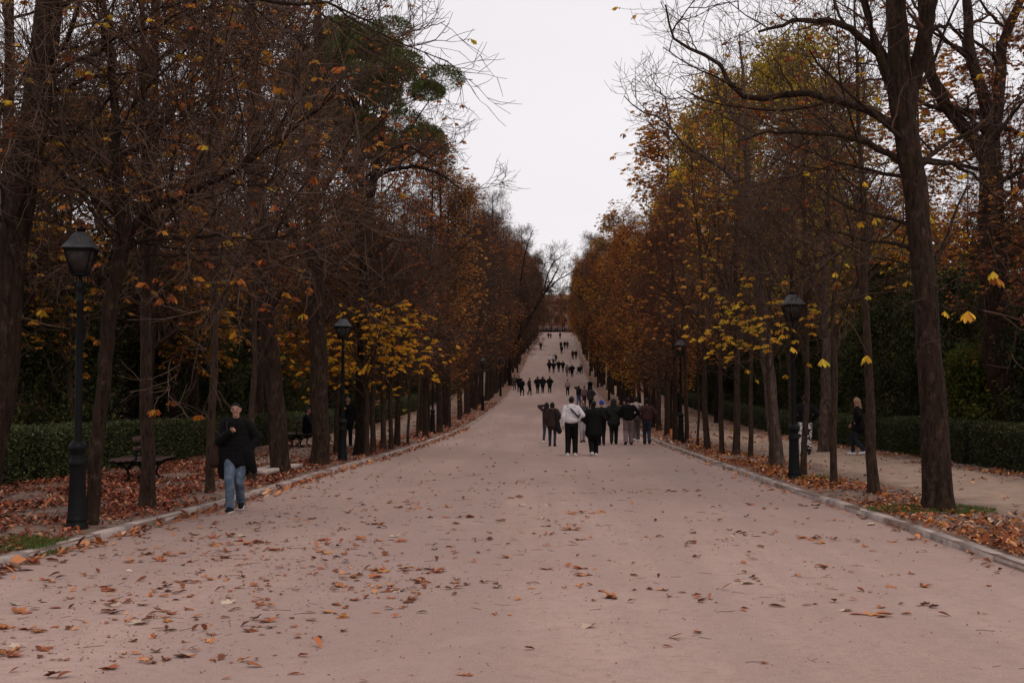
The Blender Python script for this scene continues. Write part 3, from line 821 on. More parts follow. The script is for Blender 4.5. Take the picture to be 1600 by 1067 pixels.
# trees behind the hedges
T['yg'] = leafy_tree(31, 18, .22, 5.0, 1.25, 'leaf_yellowgreen', 1.0, .26, n=10)
T['ygB'] = leafy_tree(32, 15, .2, 2.5, 1.1, 'leaf_gold', .75, .22, n=5, extra=('leaf_russet', .2))
T['olive'] = leafy_tree(33, 14, .2, 1.5, 1.15, 'leaf_green', .95, .22, n=6)
T['brown'] = leafy_tree(34, 16, .2, 2.5, 1.15, 'leaf_brown', .55, .22, 'chestnut', 5)
T['orange'] = leafy_tree(35, 19, .2, 3, 1.15, 'leaf_russet', 1.0, .25, 'chestnut', 6, extra=('leaf_yellow', .35))
T['everA'] = evergreen_tree(41, 11, 1.15)
T['everB'] = evergreen_tree(42, 7.5, .95, 20000, 'leaf_green')
T['everC'] = evergreen_tree(43, 14, 1.3, 30000)
def plant(kind, x, y, rz, s, label, cat='tree', group=None, name='bare_tree', z=None, tilt=(0, 0), bark=None):
    tm, cm = T[kind]
    o = empty(name, (x, y, float(gz(x, y)) if z is None else z), rz, s, label, cat, group)
    o.rotation_euler = (tilt[0], tilt[1], rz)
    t_ = link('trunk', tm, o); link('crown', cm, o)
    if bark:
        t_.material_slots[0].link = 'OBJECT'; t_.material_slots[0].material = M[bark]
    return o

# ---------------- hero trees: limbs follow the ones in the photograph, in the depth of their own tree
def px_line(pts, Y, Ys=None):
    """(px,py[,dY]) list -> 3D points near the plane of depth Y"""
    return np.array([at(p[0], p[1], Y + (p[2] if len(p) > 2 else 0)) for p in pts])
def hero_tree(seed, base_px, lines, label, bark='bark', twig='twig', name='bare_tree', leaves=None, lmats=(), hero_leaves=(), dens=1.0, rmin=.0045, extra_limbs=14, el=(2.6, 8.5), elen=2.6, X=None, spread=.9, cat='tree', group=None, nb=8, nt=7, nf=3, nsub=6):
    """lines: list of dict(p=[(px,py,dY)...], r=(r0,r1)); line 0 is the trunk, starting at base_px"""
    r = np.random.default_rng(seed)
    B = ground(*base_px) if X is None else np.array([X[0], X[1], float(gz(X[0], X[1]))])
    Y = B[1]; trunks = []; Ls = []
    for i, ln in enumerate(lines):
        p = list(ln['p'])
        W = px_line(p, Y)
        if i == 0: W = np.concatenate([[B], W])
        n = 22 if i == 0 else 16
        S = spline(W, n); S[1:-1] += r.normal(0, .012 if i == 0 else .02, (n - 2, 3))
        rr = np.linspace(ln['r'][0], ln['r'][1], n) if 'rs' not in ln else np.interp(np.linspace(0, 1, n), np.linspace(0, 1, len(ln['rs'])), ln['rs'])
        S = S - B
        if i == 0: S, rr = with_base(S, rr)
        trunks.append((S[None], rr[None], 14 if i == 0 else 9))
        if ln.get('limb', i > 0):
            Ls.append((spline(S, 9), np.interp(np.linspace(0, 1, 9), np.linspace(0, 1, len(rr)), rr), ln.get('d', 1.0)))
    P0, R0 = trunks[0][0], trunks[0][1]
    zt = P0[0, :, 2]; t0 = np.interp(el[0], zt, np.linspace(0, 1, len(zt))); t1 = np.interp(el[1], zt, np.linspace(0, 1, len(zt)))
    tw = []; leaf = []
    if extra_limbs:
        LP, LR = grow(r, P0, R0, extra_limbs, t0, t1, (40, 80), lambda t, q: elen + 0 * t, 9, .10, .11, .22, .014, .35)
        trunks.append((LP, LR, 6)); Ls += [(a, b_, 1.0) for a, b_ in zip(LP, LR)]
    # secondary limbs off the drawn ones
    LPa = np.array([a for a, b_, d in Ls]); LRa = np.array([b_ for a, b_, d in Ls])
    big = np.array([i for i, (a, b_, d) in enumerate(Ls) if np.linalg.norm(a[-1] - a[0]) > 2.2 and d > 0])
    if len(big):
        SP, SR = grow(r, LPa[big], LRa[big], nsub, .2, 1, (30, 65), lambda t, q: 2.2 * (1.2 - .6 * t), 9, .09, .12, .45, .013, .35)
        trunks.append((SP, SR, 6)); LPa = np.concatenate([LPa, SP]); LRa = np.concatenate([LRa, SR])
    a, b_ = grow_from_limbs(r, LPa, LRa, dens, spread * .75, leaves, rmin=rmin, nb=nb, nt=nt, nf=nf, tl=.85)
    tw += a; leaf += b_
    # the few large leaves that hang close to the camera
    nodes = np.concatenate([tw[1][0][0][:, -1], tw[0][0][0][:, -1]])
    hp = []; hr = []
    for (px, py, sz, mi) in hero_leaves:
        d = ray(px, py); cand = nodes + B
        t = cand @ d / (d @ d); t = t + (CAM_Z * -d[2]) / (d @ d)
        tgt = np.array([0, 0, CAM_Z]) + np.outer(t, d); dist = np.linalg.norm(cand - tgt, axis=1); k = int(np.argmin(dist))
        tip = tgt[k] - B; st = nodes[k]
        mid = (st + tip) / 2 + r.normal(0, .05, 3) + np.array([0, 0, .12 * np.linalg.norm(tip - st)])
        hp.append(spline([st, mid, tip + (0, 0, .04)], 6)); hr.append(np.linspace(rmin, rmin * .8, 6) * 1.3)
        n = 6; V = []
        az = r.uniform(0, 6.28)
        for j in range(n):
            a_ = az + (j - (n - 1) / 2) * .62
            dd = np.array([math.cos(a_) * .75, math.sin(a_) * .75, -.75 + r.normal(0, .18)]); dd /= np.linalg.norm(dd)
            sd = np.cross(dd, [0, 0, 1]); sd /= np.linalg.norm(sd); nn = np.cross(sd, dd)
            L = sz * (1 - .12 * abs(j - (n - 1) / 2)); w = L * .20
            q = tip
            rowsL = [(0, .05), (.3, .45), (.55, .9), (.75, 1.0), (.9, .6), (1.0, .05)]
            VV = []
            for u, ww in rowsL:
                c = q + dd * L * u + np.array([0, 0, -.22 * L * u * u])
                VV += [c - sd * w * ww + nn * w * .25 * ww, c, c + sd * w * ww + nn * w * .25 * ww]
            FF = []
            for a2 in range(5):
                for b3 in range(2): FF.append((a2 * 3 + b3, a2 * 3 + b3 + 1, a2 * 3 + b3 + 4, a2 * 3 + b3 + 3))
            leaf.append((np.array(VV), np.array(FF), mi))
    if hp: tw.append(((np.array(hp), np.array(hr)), 4))
    root = empty(name, tuple(B), 0, 1, label, cat, group)
    mb = MB()
    for i, (P, R, s) in enumerate(trunks):
        if i == 0:
            d = np.concatenate([P[0][:5], spline(P[0][5:], 40)]); rr = np.concatenate([R[0][:5], np.interp(np.linspace(0, 1, 40), np.linspace(0, 1, len(R[0]) - 5), R[0][5:])])
            P, R, s = d[None], rr[None], 18
        V, F = tubes(P, R, s); mb.add(lumpy(V, P[0], s, seed) if i == 0 else V, F)
    mb.build('trunk', M[bark], root, smooth=True)
    link('crown', crown_mesh('crown', tw, leaf, [twig] + list(lmats)), root)
    return root, B
YL = ['leaf_yellow', 'leaf_russet']
KR = 'trees of the right kerbside row'; KL = 'trees of the left kerbside row'
# 1 thick dark trunk on the right
hero_tree(101, (1467, 797), [
    dict(p=[(1457, 640), (1450, 500), (1440, 400), (1433, 320), (1420, 230), (1406, 150), (1402, 60), (1400, -60, .2), (1390, -220, .4)], r=(.235, .12), rs=(.215, .20, .19, .18, .18, .17, .155, .13, .10)),
    dict(p=[(1432, 290), (1418, 190), (1432, 110), (1448, 30, -.3), (1470, -100, -.6), (1490, -240, -.8)], r=(.15, .08)),
    dict(p=[(1408, 165), (1385, 115, -.1), (1358, 72, -.2), (1325, 42, -.4), (1280, 34, -.6), (1225, 36, -.9), (1185, 50, -1.0)], r=(.085, .018)),
    dict(p=[(1412, 205), (1370, 180), (1325, 158, .1), (1265, 147, .3), (1200, 152, .5), (1160, 148, .6), (1122, 102, .8), (1082, 78, 1.0), (1048, 50, 1.2), (1040, 8, 1.3)], r=(.075, .014)),
    dict(p=[(1425, 275), (1385, 238), (1330, 216, -.2), (1265, 208, -.5), (1195, 206, -.8), (1150, 222, -1.1)], r=(.06, .012)),
    dict(p=[(1432, 268), (1470, 232, .4), (1518, 205, .8), (1560, 190, 1.1)], r=(.045, .015)),
    dict(p=[(1440, 255), (1490, 258, .5), (1540, 290, .9), (1585, 330, 1.2)], r=(.04, .012)),
    dict(p=[(1445, 60), (1478, 40, .2), (1500, 60, .2), (1530, 110, .4)], r=(.04, .012)),
    dict(p=[(1436, 420), (1380, 405, -.3), (1320, 400, -.6), (1260, 390, -.9)], r=(.02, .006)),
    dict(p=[(1445, 440), (1500, 470, -.4), (1560, 492, -.8), (1620, 500, -1.0)], r=(.016, .006)),
], 'thickest dark trunk on the right with long bare limbs reaching over the avenue', 'bark', 'twig', lmats=YL, leaves=[dict(frac=.012, size=.17, m=1)],
    hero_leaves=[(1366, 341, .16, 1), (1345, 346, .12, 1), (1437, 345, .17, 1), (1452, 338, .14, 1), (1512, 486, .20, 1), (1450, 476, .15, 1), (1476, 486, .12, 1), (1555, 432, .22, 2), (1552, 424, .17, 1),
                 (1285, 560, .17, 1), (1355, 555, .17, 1), (1356, 462, .10, 1), (1305, 425, .10, 1), (1322, 412, .09, 1), (1237, 542, .14, 1), (1222, 522, .12, 1), (1590, 290, .16, 2), (1350, 284, .1, 1)],
    extra_limbs=7, el=(3.2, 6.5), elen=2.4, group=KR, dens=.5, nf=2, nsub=4)
# 2 big forked tree behind it, beyond the hedge at the right edge
hero_tree(102, None, [
    dict(p=[(1556, 560), (1553, 420), (1550, 330), (1548, 260), (1545, 215)], r=(.42, .30), rs=(.42, .38, .36, .35, .30)),
    dict(p=[(1548, 262), (1515, 212), (1478, 165, -.3), (1452, 105, -.5), (1445, 40, -.6), (1430, -80, -.6)], r=(.22, .10)),
    dict(p=[(1547, 240), (1540, 170), (1518, 90), (1512, 20), (1505, -120)], r=(.20, .10)),
    dict(p=[(1550, 235), (1562, 150, .3), (1568, 70, .5), (1590, 10, .7), (1630, -100, .8)], r=(.19, .09)),
    dict(p=[(1552, 190), (1585, 205, .5), (1625, 215, .8)], r=(.09, .05)),
    dict(p=[(1530, 230), (1512, 160, -.4), (1530, 145, -.5), (1560, 152, -.4)], r=(.05, .03)),
], 'massive forked trunk behind the right hedge near the photo edge', 'bark', 'twig', X=(13.6, 36.5), leaves=[dict(frac=.10, size=.2, m=1, clump=1.2)], lmats=['leaf_russet'], extra_limbs=8, el=(6, 12), elen=3.0, dens=.5, spread=1.2, nf=2, nsub=4)
# 3 pale leaning trunk on the right
hero_tree(103, (1213, 726), [
    dict(p=[(1207, 640), (1199, 570), (1190, 480), (1178, 390), (1170, 300), (1166, 200), (1161, 120, .3), (1156, 50, .5)], r=(.19, .07), rs=(.18, .165, .155, .14, .12, .10, .07, .04, .015)),
    dict(p=[(1182, 360), (1160, 300), (1120, 258, -.2), (1078, 233, -.4), (1052, 205, -.6), (1030, 182, -.8), (1004, 175, -1.0), (985, 160, -1.0), (975, 150, -1.0)], r=(.075, .012)),
    dict(p=[(1050, 204, -.6), (1042, 170, -.6), (1036, 150, -.6), (1020, 125, -.7), (1012, 112, -.7)], r=(.028, .008), limb=True),
    dict(p=[(1172, 330), (1195, 270, .3), (1230, 220, .6), (1260, 180, .9)], r=(.05, .012)),
    dict(p=[(1168, 230), (1145, 180, .3), (1120, 140, .6), (1105, 90, .9)], r=(.045, .012)),
], 'pale flaking trunk leaning left, just left of the right-hand street lamp', 'bark_pale', 'twig', leaves=[dict(frac=.008, size=.16, m=1)], lmats=['leaf_yellow'], extra_limbs=9, el=(4, 8), elen=2.0, group=KR, rmin=.006, dens=.5, nf=2, nsub=4,
    hero_leaves=[(1190, 500, .2, 1), (1205, 515, .2, 1), (1215, 530, .2, 1), (1180, 478, .2, 1)])
# 4 leaning forked trunk behind the nearest lamp on the left
hero_tree(104, (141, 819), [
    dict(p=[(150, 700), (162, 590), (172, 480), (188, 405), (200, 372)], r=(.115, .10), rs=(.10, .092, .09, .095, .10)),
    dict(p=[(196, 385), (190, 330), (180, 260), (178, 180, .2), (172, 80, .4), (150, -60, .6)], r=(.085, .03)),
    dict(p=[(196, 385), (212, 350, -.1), (245, 320, -.2), (300, 300, -.3), (370, 262, -.6), (450, 205, -1.0), (520, 150, -1.4)], r=(.06, .012)),
    dict(p=[(205, 375), (260, 372, -.3), (330, 370, -.6), (400, 372, -.9), (470, 368, -1.2)], r=(.03, .008)),
    dict(p=[(208, 400), (280, 400, -.2), (340, 412, -.4), (400, 418, -.6)], r=(.02, .006)),
    dict(p=[(185, 340), (120, 290, -.3), (70, 250, -.6), (20, 200, -.8)], r=(.04, .01)),
    dict(p=[(180, 260), (240, 210, .3), (300, 130, .6), (340, 40, .9)], r=(.04, .01)),
], 'trunk leaning right and forking behind the nearest street lamp on the left', 'bark', 'twig_pale', leaves=[dict(frac=.025, size=.15, m=1), dict(frac=.02, size=.15, m=2)], lmats=YL,
    hero_leaves=[(365, 362, .14, 1), (340, 55, .17, 1), (126, 106, .14, 1), (138, 112, .12, 2), (20, 205, .13, 2), (410, 405, .12, 2), (430, 320, .12, 2), (490, 275, .12, 2), (508, 208, .10, 1), (376, 435, .12, 2), (372, 365, .1, 1), (455, 345, .1, 2), (250, 465, .14, 2), (270, 462, .13, 2)],
    extra_limbs=7, el=(3.6, 8), elen=2.4, group=KL, dens=.8, nf=2)
# 5 thick trunk at the left picture edge, with the branch that arches over the top of the view
hero_tree(105, None, [
    dict(p=[(-22, 740), (2, 600), (12, 480), (22, 380), (40, 260), (58, 160), (72, 60), (84, -40), (110, -180)], r=(.21, .17), rs=(.23, .21, .20, .195, .20, .21, .19, .17, .14)),
    dict(p=[(30, 380), (10, 330, .1), (-20, 260, .2), (-50, 150, .3)], r=(.10, .06)),
    dict(p=[(84, -60), (200, -95, -1), (300, -55, -1.6), (380, -6, -2.0), (430, 4, -2.2), (473, 10, -2.3), (510, 6, -2.4), (545, 20, -2.5), (575, 34, -2.6), (600, 44, -2.7)], r=(.07, .008)),
    dict(p=[(60, 150), (110, 100, -.5), (190, 60, -1.0), (270, 30, -1.4), (330, -20, -1.6)], r=(.04, .01)),
    dict(p=[(45, 240), (100, 205, -.4), (190, 200, -.9), (270, 185, -1.3), (345, 160, -1.5)], r=(.028, .006)),
    dict(p=[(50, 200), (90, 190, .5), (150, 200, 1.0), (240, 205, 1.5)], r=(.028, .006)),
    dict(p=[(25, 330), (60, 345, -.3), (110, 340, -.6), (150, 325, -.8)], r=(.015, .005)),
    dict(p=[(395, -3, -2.0), (400, 40, -2.0), (403, 95, -2.0), (398, 140, -1.9)], r=(.014, .006)),
], 'thick dark trunk cut by the left photo edge, its branch arching across the top', 'bark', 'twig', X=(-7.75, 17.3), leaves=[dict(frac=.03, size=.14, m=1), dict(frac=.03, size=.14, m=2)], lmats=YL,
    extra_limbs=7, el=(3.2, 8), elen=2.4, group=KL, dens=.8, nf=2)
# 6 dark tree whose big limb arches right against the sky
hero_tree(106, (561, 711), [
    dict(p=[(563, 620), (566, 520), (568, 420), (573, 350), (583, 290), (590, 240), (600, 190), (606, 130, .3), (611, 70, .5)], r=(.15, .06), rs=(.16, .15, .145, .14, .14, .12, .09, .05, .012)),
    dict(p=[(587, 278), (605, 268), (640, 262, -.1), (672, 266, -.2), (700, 280, -.3), (722, 298, -.4)], r=(.085, .015)),
    dict(p=[(592, 235), (640, 232, .3), (668, 246, .5), (690, 255, .6)], r=(.05, .014)),
    dict(p=[(583, 310), (545, 270, .3), (500, 240, .6), (450, 200, 1)], r=(.06, .014)),
    dict(p=[(575, 345), (540, 330, -.3), (500, 300, -.6), (470, 255, -.9)], r=(.05, .012)),
], 'dark trunk on the left whose arching limb stands out against the sky', 'bark_dark', 'twig', leaves=[dict(frac=.02, size=.2, m=1)], lmats=['leaf_russet'], extra_limbs=14, el=(3.2, 9), elen=2.0, group=KL, rmin=.007, spread=.8, dens=.6, nsub=4)
# 7, 8 the two thick trunks on the left
hero_tree(107, (438, 739), [
    dict(p=[(432, 650), (424, 560), (416, 470), (408, 380), (402, 290), (400, 180), (396, 60), (390, -100)], r=(.21, .08), rs=(.215, .20, .19, .18, .17, .14, .12, .09, .06)),
    dict(p=[(410, 400), (440, 350, -.3), (480, 310, -.6), (530, 260, -.9)], r=(.06, .015)),
    dict(p=[(405, 330), (370, 270, .3), (340, 200, .6), (330, 120, .9)], r=(.07, .02)),
    dict(p=[(401, 220), (440, 150, .3), (470, 70, .6), (490, -20, .9)], r=(.06, .02)),
], 'thick trunk on the left beside the lying stone slabs', 'bark', 'twig', leaves=[dict(frac=.03, size=.18, m=1)], lmats=['leaf_russet'], extra_limbs=12, el=(3.4, 12), elen=2.3, group=KL, rmin=.006, dens=.65, nf=2)
hero_tree(108, (499, 725), [
    dict(p=[(500, 640), (497, 560), (494, 470), (490, 380), (488, 270), (492, 160), (497, 40), (500, -80)], r=(.25, .08), rs=(.245, .235, .22, .21, .19, .16, .13, .10, .07)),
    dict(p=[(492, 420), (460, 370, .3), (430, 320, .6), (410, 250, .9)], r=(.07, .02)),
    dict(p=[(489, 330), (520, 270, -.3), (550, 200, -.6), (560, 120, -.8)], r=(.08, .02)),
    dict(p=[(490, 220), (470, 150, .2), (455, 60, .4), (450, -30, .5)], r=(.06, .02)),
], 'thick straight trunk on the left just before the second street lamp', 'bark', 'twig', leaves=[dict(frac=.03, size=.2, m=1)], lmats=['leaf_russet'], extra_limbs=14, el=(3.4, 13), elen=2.4, group=KL, rmin=.0065, dens=.7, nf=2)

# far tree on the left that leans out over the avenue
Pn = np.array([float(kl(150)) - .5, 150.0])
hero_tree(109, None, [
    dict(p=[(797, 560), (815, 520), (838, 480), (858, 445), (872, 420)], r=(.24, .08)),
    dict(p=[(838, 480), (850, 450), (862, 415), (885, 395)], r=(.12, .04)),
    dict(p=[(850, 460), (868, 440), (890, 428), (905, 420)], r=(.10, .03)),
    dict(p=[(815, 520), (812, 460), (820, 400), (832, 360)], r=(.16, .04)),
], 'dark tree far up on the left leaning over the avenue', 'bark_dark', 'twig', X=Pn, extra_limbs=12, el=(4, 12), elen=3.0, rmin=.012, dens=.8, spread=1.3, group=KL)

# ---------------- explicit trees of the near rows: px, py, kind, scale, yaw, tilt towards +X, label
NEAR = [
    (1365, 771, 'slimB', .98, .4, -.055, 'slim trunk leaning left between the thick dark trunk and the straight slim one', 'young_tree'),
    (1303, 755, 'slimA', 1.0, 2.0, 0, 'thin straight young tree on the right, two trunks left of the thickest', 'young_tree'),
    (1255, 742, 'slimC', 1.15, 1.1, 0, 'thin young tree right behind the right-hand street lamp', 'young_tree'),
    (1173, 714, 'slimA', .95, 4.0, .02, 'thin pale young trunk just left of the pale flaking leaning trunk', 'young_tree'),
    (1150, 711, 'slimB', 1.15, 3.0, -.03, 'medium dark trunk on the right, third left of the street lamp', 'bare_tree'),
    (1128, 709, 'slimB', .85, 5.0, 0, 'thin dark trunk on the right between a medium trunk and a leaning one', 'young_tree'),
    (1105, 702, 'slimD', 1.25, 0.7, -.06, 'slender trunk leaning left on the right verge, with russet leaves', 'young_tree'),
    (1090, 697, 'slimC', .8, 2.0, 0, 'very thin sapling on the right verge near the second right-hand lamp', 'young_tree'),
    (1073, 692, 'slimB', .9, 3.2, 0, 'thin trunk directly behind the second right-hand lamp', 'young_tree'),
    (1055, 689, 'rusC', .55, 1.2, -.02, 'medium brown-leaved tree just left of the second right-hand lamp', 'autumn_tree'),
    (1042, 682, 'bareC', .55, 2.2, -.05, 'sturdy leaning trunk on the right beside the walking group', 'bare_tree'),
    (1029, 673, 'rusA', .68, 5.2, 0, 'russet tree rising just behind the man in the maroon jacket', 'autumn_tree'),
    (231, 793, 'slimB', 1.08, 4.4, .01, 'slim straight trunk in front of the bench on the left', 'young_tree'),
    (328, 770, 'slimA', 1.12, 2.6, 0, 'slim grey trunk just left of the woman in jeans', 'young_tree'),
    (392, 752, 'slimD', .98, 1.3, 0, 'slim dark trunk just right of the woman in jeans', 'young_tree'),
    (583, 706, 'slimB', .95, 5.5, 0, 'slim trunk on the left in front of the seated pair', 'young_tree'),
    (599, 702, 'slimD', 1.2, 3.3, .02, 'slim leaning trunk on the left, second beyond the yellow chestnut', 'young_tree'),
    (620, 697, 'bareA', .50, 1.0, .03, 'medium tapering trunk on the left beyond the seated pair', 'bare_tree'),
    (637, 693, 'slimC', .95, 2.3, 0, 'very thin dark sapling on the left before the pale one', 'young_tree'),
    (652, 685, 'slimC', .95, 0.3, 0, 'very thin pale sapling on the left before the third lamp', 'young_tree'),
    (665, 681, 'bareB', .60, 4.3, 0, 'thick trunk on the left just before the third lamp', 'bare_tree'),
    (687, 675, 'rusC', .78, 5.0, 0, 'brown-leaved trunk on the left just past the third lamp', 'autumn_tree'),
    (700, 668, 'rusA', .8, 0.2, 0, 'russet tree low on the left kerb, second past the third lamp', 'autumn_tree'),
]
near_xy = []
for (px, py, kind, s, rz, tl, lab, nm) in NEAR:
    P = ground(px, py); near_xy.append(P)
    plant(kind, P[0], P[1], rz, s, lab, 'tree', KR if px > 800 else KL, nm, tilt=(0, tl))
for (px, py, kind, s, rz, lab) in ((572, 708, 'gold', 1.0, 1.0, 'small chestnut full of yellow-orange leaves beside the second left lamp'),
                                  (1202, 733, 'goldbit', .9, 2.0, 'small yellow-leaved chestnut by the right-hand street lamp'),):
    P = ground(px, py)
    if px > 800: P = P + np.array([.3, 1.2, 0])
    else: P = P + np.array([-1.0, .4, 0])
    plant(kind, P[0], P[1], rz, s, lab, 'tree', None, 'chestnut_tree')
P = np.array([8.9, 41.0]); plant('slimB', P[0], P[1], 1.0, (1.9, 1.9, 1.15), 'pale mottled trunk behind the person in patterned trousers', 'tree', None, 'bare_tree', bark='bark_pale')
P = ground(1222, 742); plant('goldbit', P[0] + .1, P[1] - .9, 3.0, .92, 'slim tree with yellow leaves hanging before the right lamp lantern', 'tree', None, 'chestnut_tree')
P = ground(584, 712); plant('goldlow', P[0] - .2, P[1], 5.0, 1.0, 'golden chestnut foliage directly behind the second left lamp lantern', 'tree', None, 'chestnut_tree')
P = ground(612, 700); plant('goldlow', P[0] + .1, P[1] - 1, 3.0, 1.05, 'bright golden-orange chestnut foliage right of the second left lamp', 'tree', None, 'chestnut_tree')
plant('gold', -11.6, 31.0, 2.0, 1.1, 'yellow-green leafy tree over the left hedge behind the woman in jeans', 'tree', None, 'chestnut_tree')
plant('gold', -11.9, 41.0, 4.0, 1.15, 'golden leafy tree behind the left hedge, between the two thick trunks', 'tree', None, 'chestnut_tree')
plant('goldbit', 6.3, 76.0, 4.0, 1.25, 'yellow-leaved chestnut rising above the men at the right kerb', 'tree', None, 'chestnut_tree')

# ---------------- rows up the hill
r = np.random.default_rng(99)
def where(y):
    return 'on the lower slope' if y < 110 else 'halfway up the slope' if y < 200 else 'near the top of the rise'
LK = ['bareA', 'bareB', 'bareC', 'bareD', 'bareB', 'bareA']
RK = ['rusA', 'bareB', 'rusB', 'bareC', 'rusA', 'rusC', 'bareB']
KN = {'bareA': 'bare grey-brown', 'bareB': 'nearly bare reddish-twigged', 'bareC': 'tall bare', 'bareD': 'slender bare', 'rusA': 'russet-leaved', 'rusB': 'orange-leaved', 'rusC': 'brown-leaved'}
for side in (-1, 1):
    y = 62.0 if side < 0 else 66.0; i = 0
    while y < 398:
        kn = (LK if side < 0 else RK)[r.integers(0, 6 if side < 0 else 7)]
        low = side < 0 and 62 < y < 92 and i % 2 == 0
        if low: kn = ['rusA', 'rusC'][(i // 2) % 2]
        x = (float(kl(y)) - r.uniform(1.1, 1.9)) if side < 0 else (float(kr(y)) + r.uniform(1.1, 1.9))
        s = r.uniform(.9, 1.1) * float(np.interp(y, [60, 85, 120, 180, 260], ([.72, .78, .90, 1.04, 1.06] if side < 0 else [.60, .64, .78, .90, .95]))); lb = ORD[min(i, 65)]
        if low: s *= .5
        side_n = 'left' if side < 0 else 'right'
        plant(kn, x, y, r.uniform(0, 6.28), s, (f"{KN[kn]} tree in the {side_n} kerbside row, {lb} counted uphill from the third lamp" if lb else f"{KN[kn]} tree in the {side_n} kerbside row {where(y)}"), 'tree', f"{KN[kn]} {side_n} row trees {where(y)}",
              'autumn_tree' if kn.startswith('rus') else 'bare_tree', tilt=(r.normal(0, .02), r.normal(0, .02)))
        y += r.uniform(3.2, 4.6) if y < 200 else r.uniform(4.5, 6.5); i += 1
# trees behind the hedges
BK = {-1: ['bareC', 'brown', 'bareB', 'everA', 'bareA', 'olive'], 1: ['brown', 'everA', 'rusB', 'rusB', 'bareA', 'olive']}
cnt = {}
BN = {'bareC': 'tall bare', 'bareB': 'nearly bare', 'bareA': 'bare', 'brown': 'brown-leaved', 'ygB': 'golden-leaved', 'everA': 'dark evergreen', 'everC': 'tall dark evergreen', 'everB': 'low dark evergreen', 'olive': 'olive-green', 'rusB': 'orange-leaved',
      'yg': 'yellow-green', 'orange': 'orange'}
def nth(*k):
    cnt[k] = cnt.get(k, -1) + 1; return min(cnt[k], 60)
def back_row(side, xo, y0, y1, step, kinds, rowname, smul=1.0):
    y = y0
    while y < y1:
        kn = kinds[r.integers(0, len(kinds))]
        x = side * (xo + r.uniform(-1.2, 1.6)) + float(cx(y))
        ahead = abs(x) / max(y, 1)
        if ahead < .47:
            sd = 'left' if side < 0 else 'right'
            s_ = smul * float(np.interp(y, [30, 60, 90, 150, 220], [.66, .74, .85, 1.0, 1.15])) * (1.12 if side < 0 and y < 80 else 1.0)
            if side < 0 and 58 < y < 90: s_ *= .72
            if side > 0 and 40 < y < 62 and 10 < x < 17: kn = 'olive'; s_ *= .7
            plant(kn, x, y, r.uniform(0, 6.28), r.uniform(.88, 1.12) * s_, f"{BN[kn]} tree {rowname} the {sd} hedge, {ORD[nth(kn, sd, rowname)]} of that kind going uphill", 'tree', f"{BN[kn]} trees {rowname} the {sd} hedge {where(y)}",
                  'evergreen_tree' if kn.startswith('ever') or kn == 'olive' else 'bare_tree' if kn.startswith('bare') else 'autumn_tree')
        y += step * r.uniform(.8, 1.25)
for side in (-1, 1):
    back_row(side, 14.2, 30, 330, 6.5, BK[side], 'just behind')
    if side < 0: back_row(-1, 11.9, 24, 60, 5.0, ['bareC', 'bareA', 'bareC'], 'hard by', 1.2)
    back_row(side, 19.5, 38, 330, 8.5, ['bareC', 'everA', 'brown', 'bareA', 'olive', 'everC'], 'set back beyond')
    back_row(side, 27, 55, 300, 11, ['bareC', 'everC', 'everA', 'brown'], 'deep behind')
for side in (-1, 1):                                        # low evergreen shrubs shut off the view under the crowns
    y = 22.0; ns = 0
    while y < 120:
        x = side * (13.0 + r.uniform(-.3, 1.0)); sd = 'left' if side < 0 else 'right'
        if abs(x) / y < .47:
            plant('everB', x, y, r.uniform(0, 6.28), r.uniform(.5, .85), f"low dark evergreen shrub over the {sd} hedge, {ORD[ns]} from the photo edge", 'shrub', f"evergreen shrubs over the {sd} hedge", 'evergreen_shrub')
            ns += 1
        y += 4.2 * r.uniform(.8, 1.2)
# single trees the eye picks out
plant('yg', 12.6, 62.0, .4, (1.15, 1.15, .99), 'tall yellow-green crown rising above the bare limbs on the right', 'tree', None, 'autumn_tree')
plant('yg', 11.6, 84.0, 2.4, (1.05, 1.05, 1.16), 'second yellow-green crown on the right, lower and farther than the tallest', 'tree', None, 'autumn_tree')
plant('orange', 9.6, 100.0, 1.4, (1.1, 1.1, 1.16), 'tall orange tree standing out against the sky on the right', 'tree', None, 'autumn_tree')
plant('orange', 9.2, 88.0, 2.0, .80, 'orange crown between the two yellow-green crowns and the kerb row', 'tree', None, 'autumn_tree')
plant('orange', 10.2, 76.0, 5.0, .86, 'orange-brown crown filling the gap under the yellow-green crowns on the right', 'tree', None, 'autumn_tree')
plant('orange', 8.4, 150.0, 3.4, 1.05, 'orange tree on the right skyline farther up the slope', 'tree', None, 'autumn_tree')
plant('orange', 16.5, 56.0, 3.4, .85, 'rust-coloured tree behind the limbs of the thickest right trunk', 'tree', None, 'autumn_tree')
plant('everA', 15.5, 33.0, 3.4, .9, 'dark conical evergreen behind the right hedge at the photo edge', 'tree', None, 'evergreen_tree')
T['bright'] = evergreen_tree(44, 2.6, .42, 9000, 'leaf_bright', .1, .03, .11)
plant('bright', 12.4, 37.5, 0, 1.2, 'bright yellow-green shrub over the right hedge', 'shrub', None, 'leafy_shrub')
plant('bright', -12.2, 27.0, 1, .75, 'bright green shrub over the far left hedge', 'shrub', None, 'leafy_shrub')

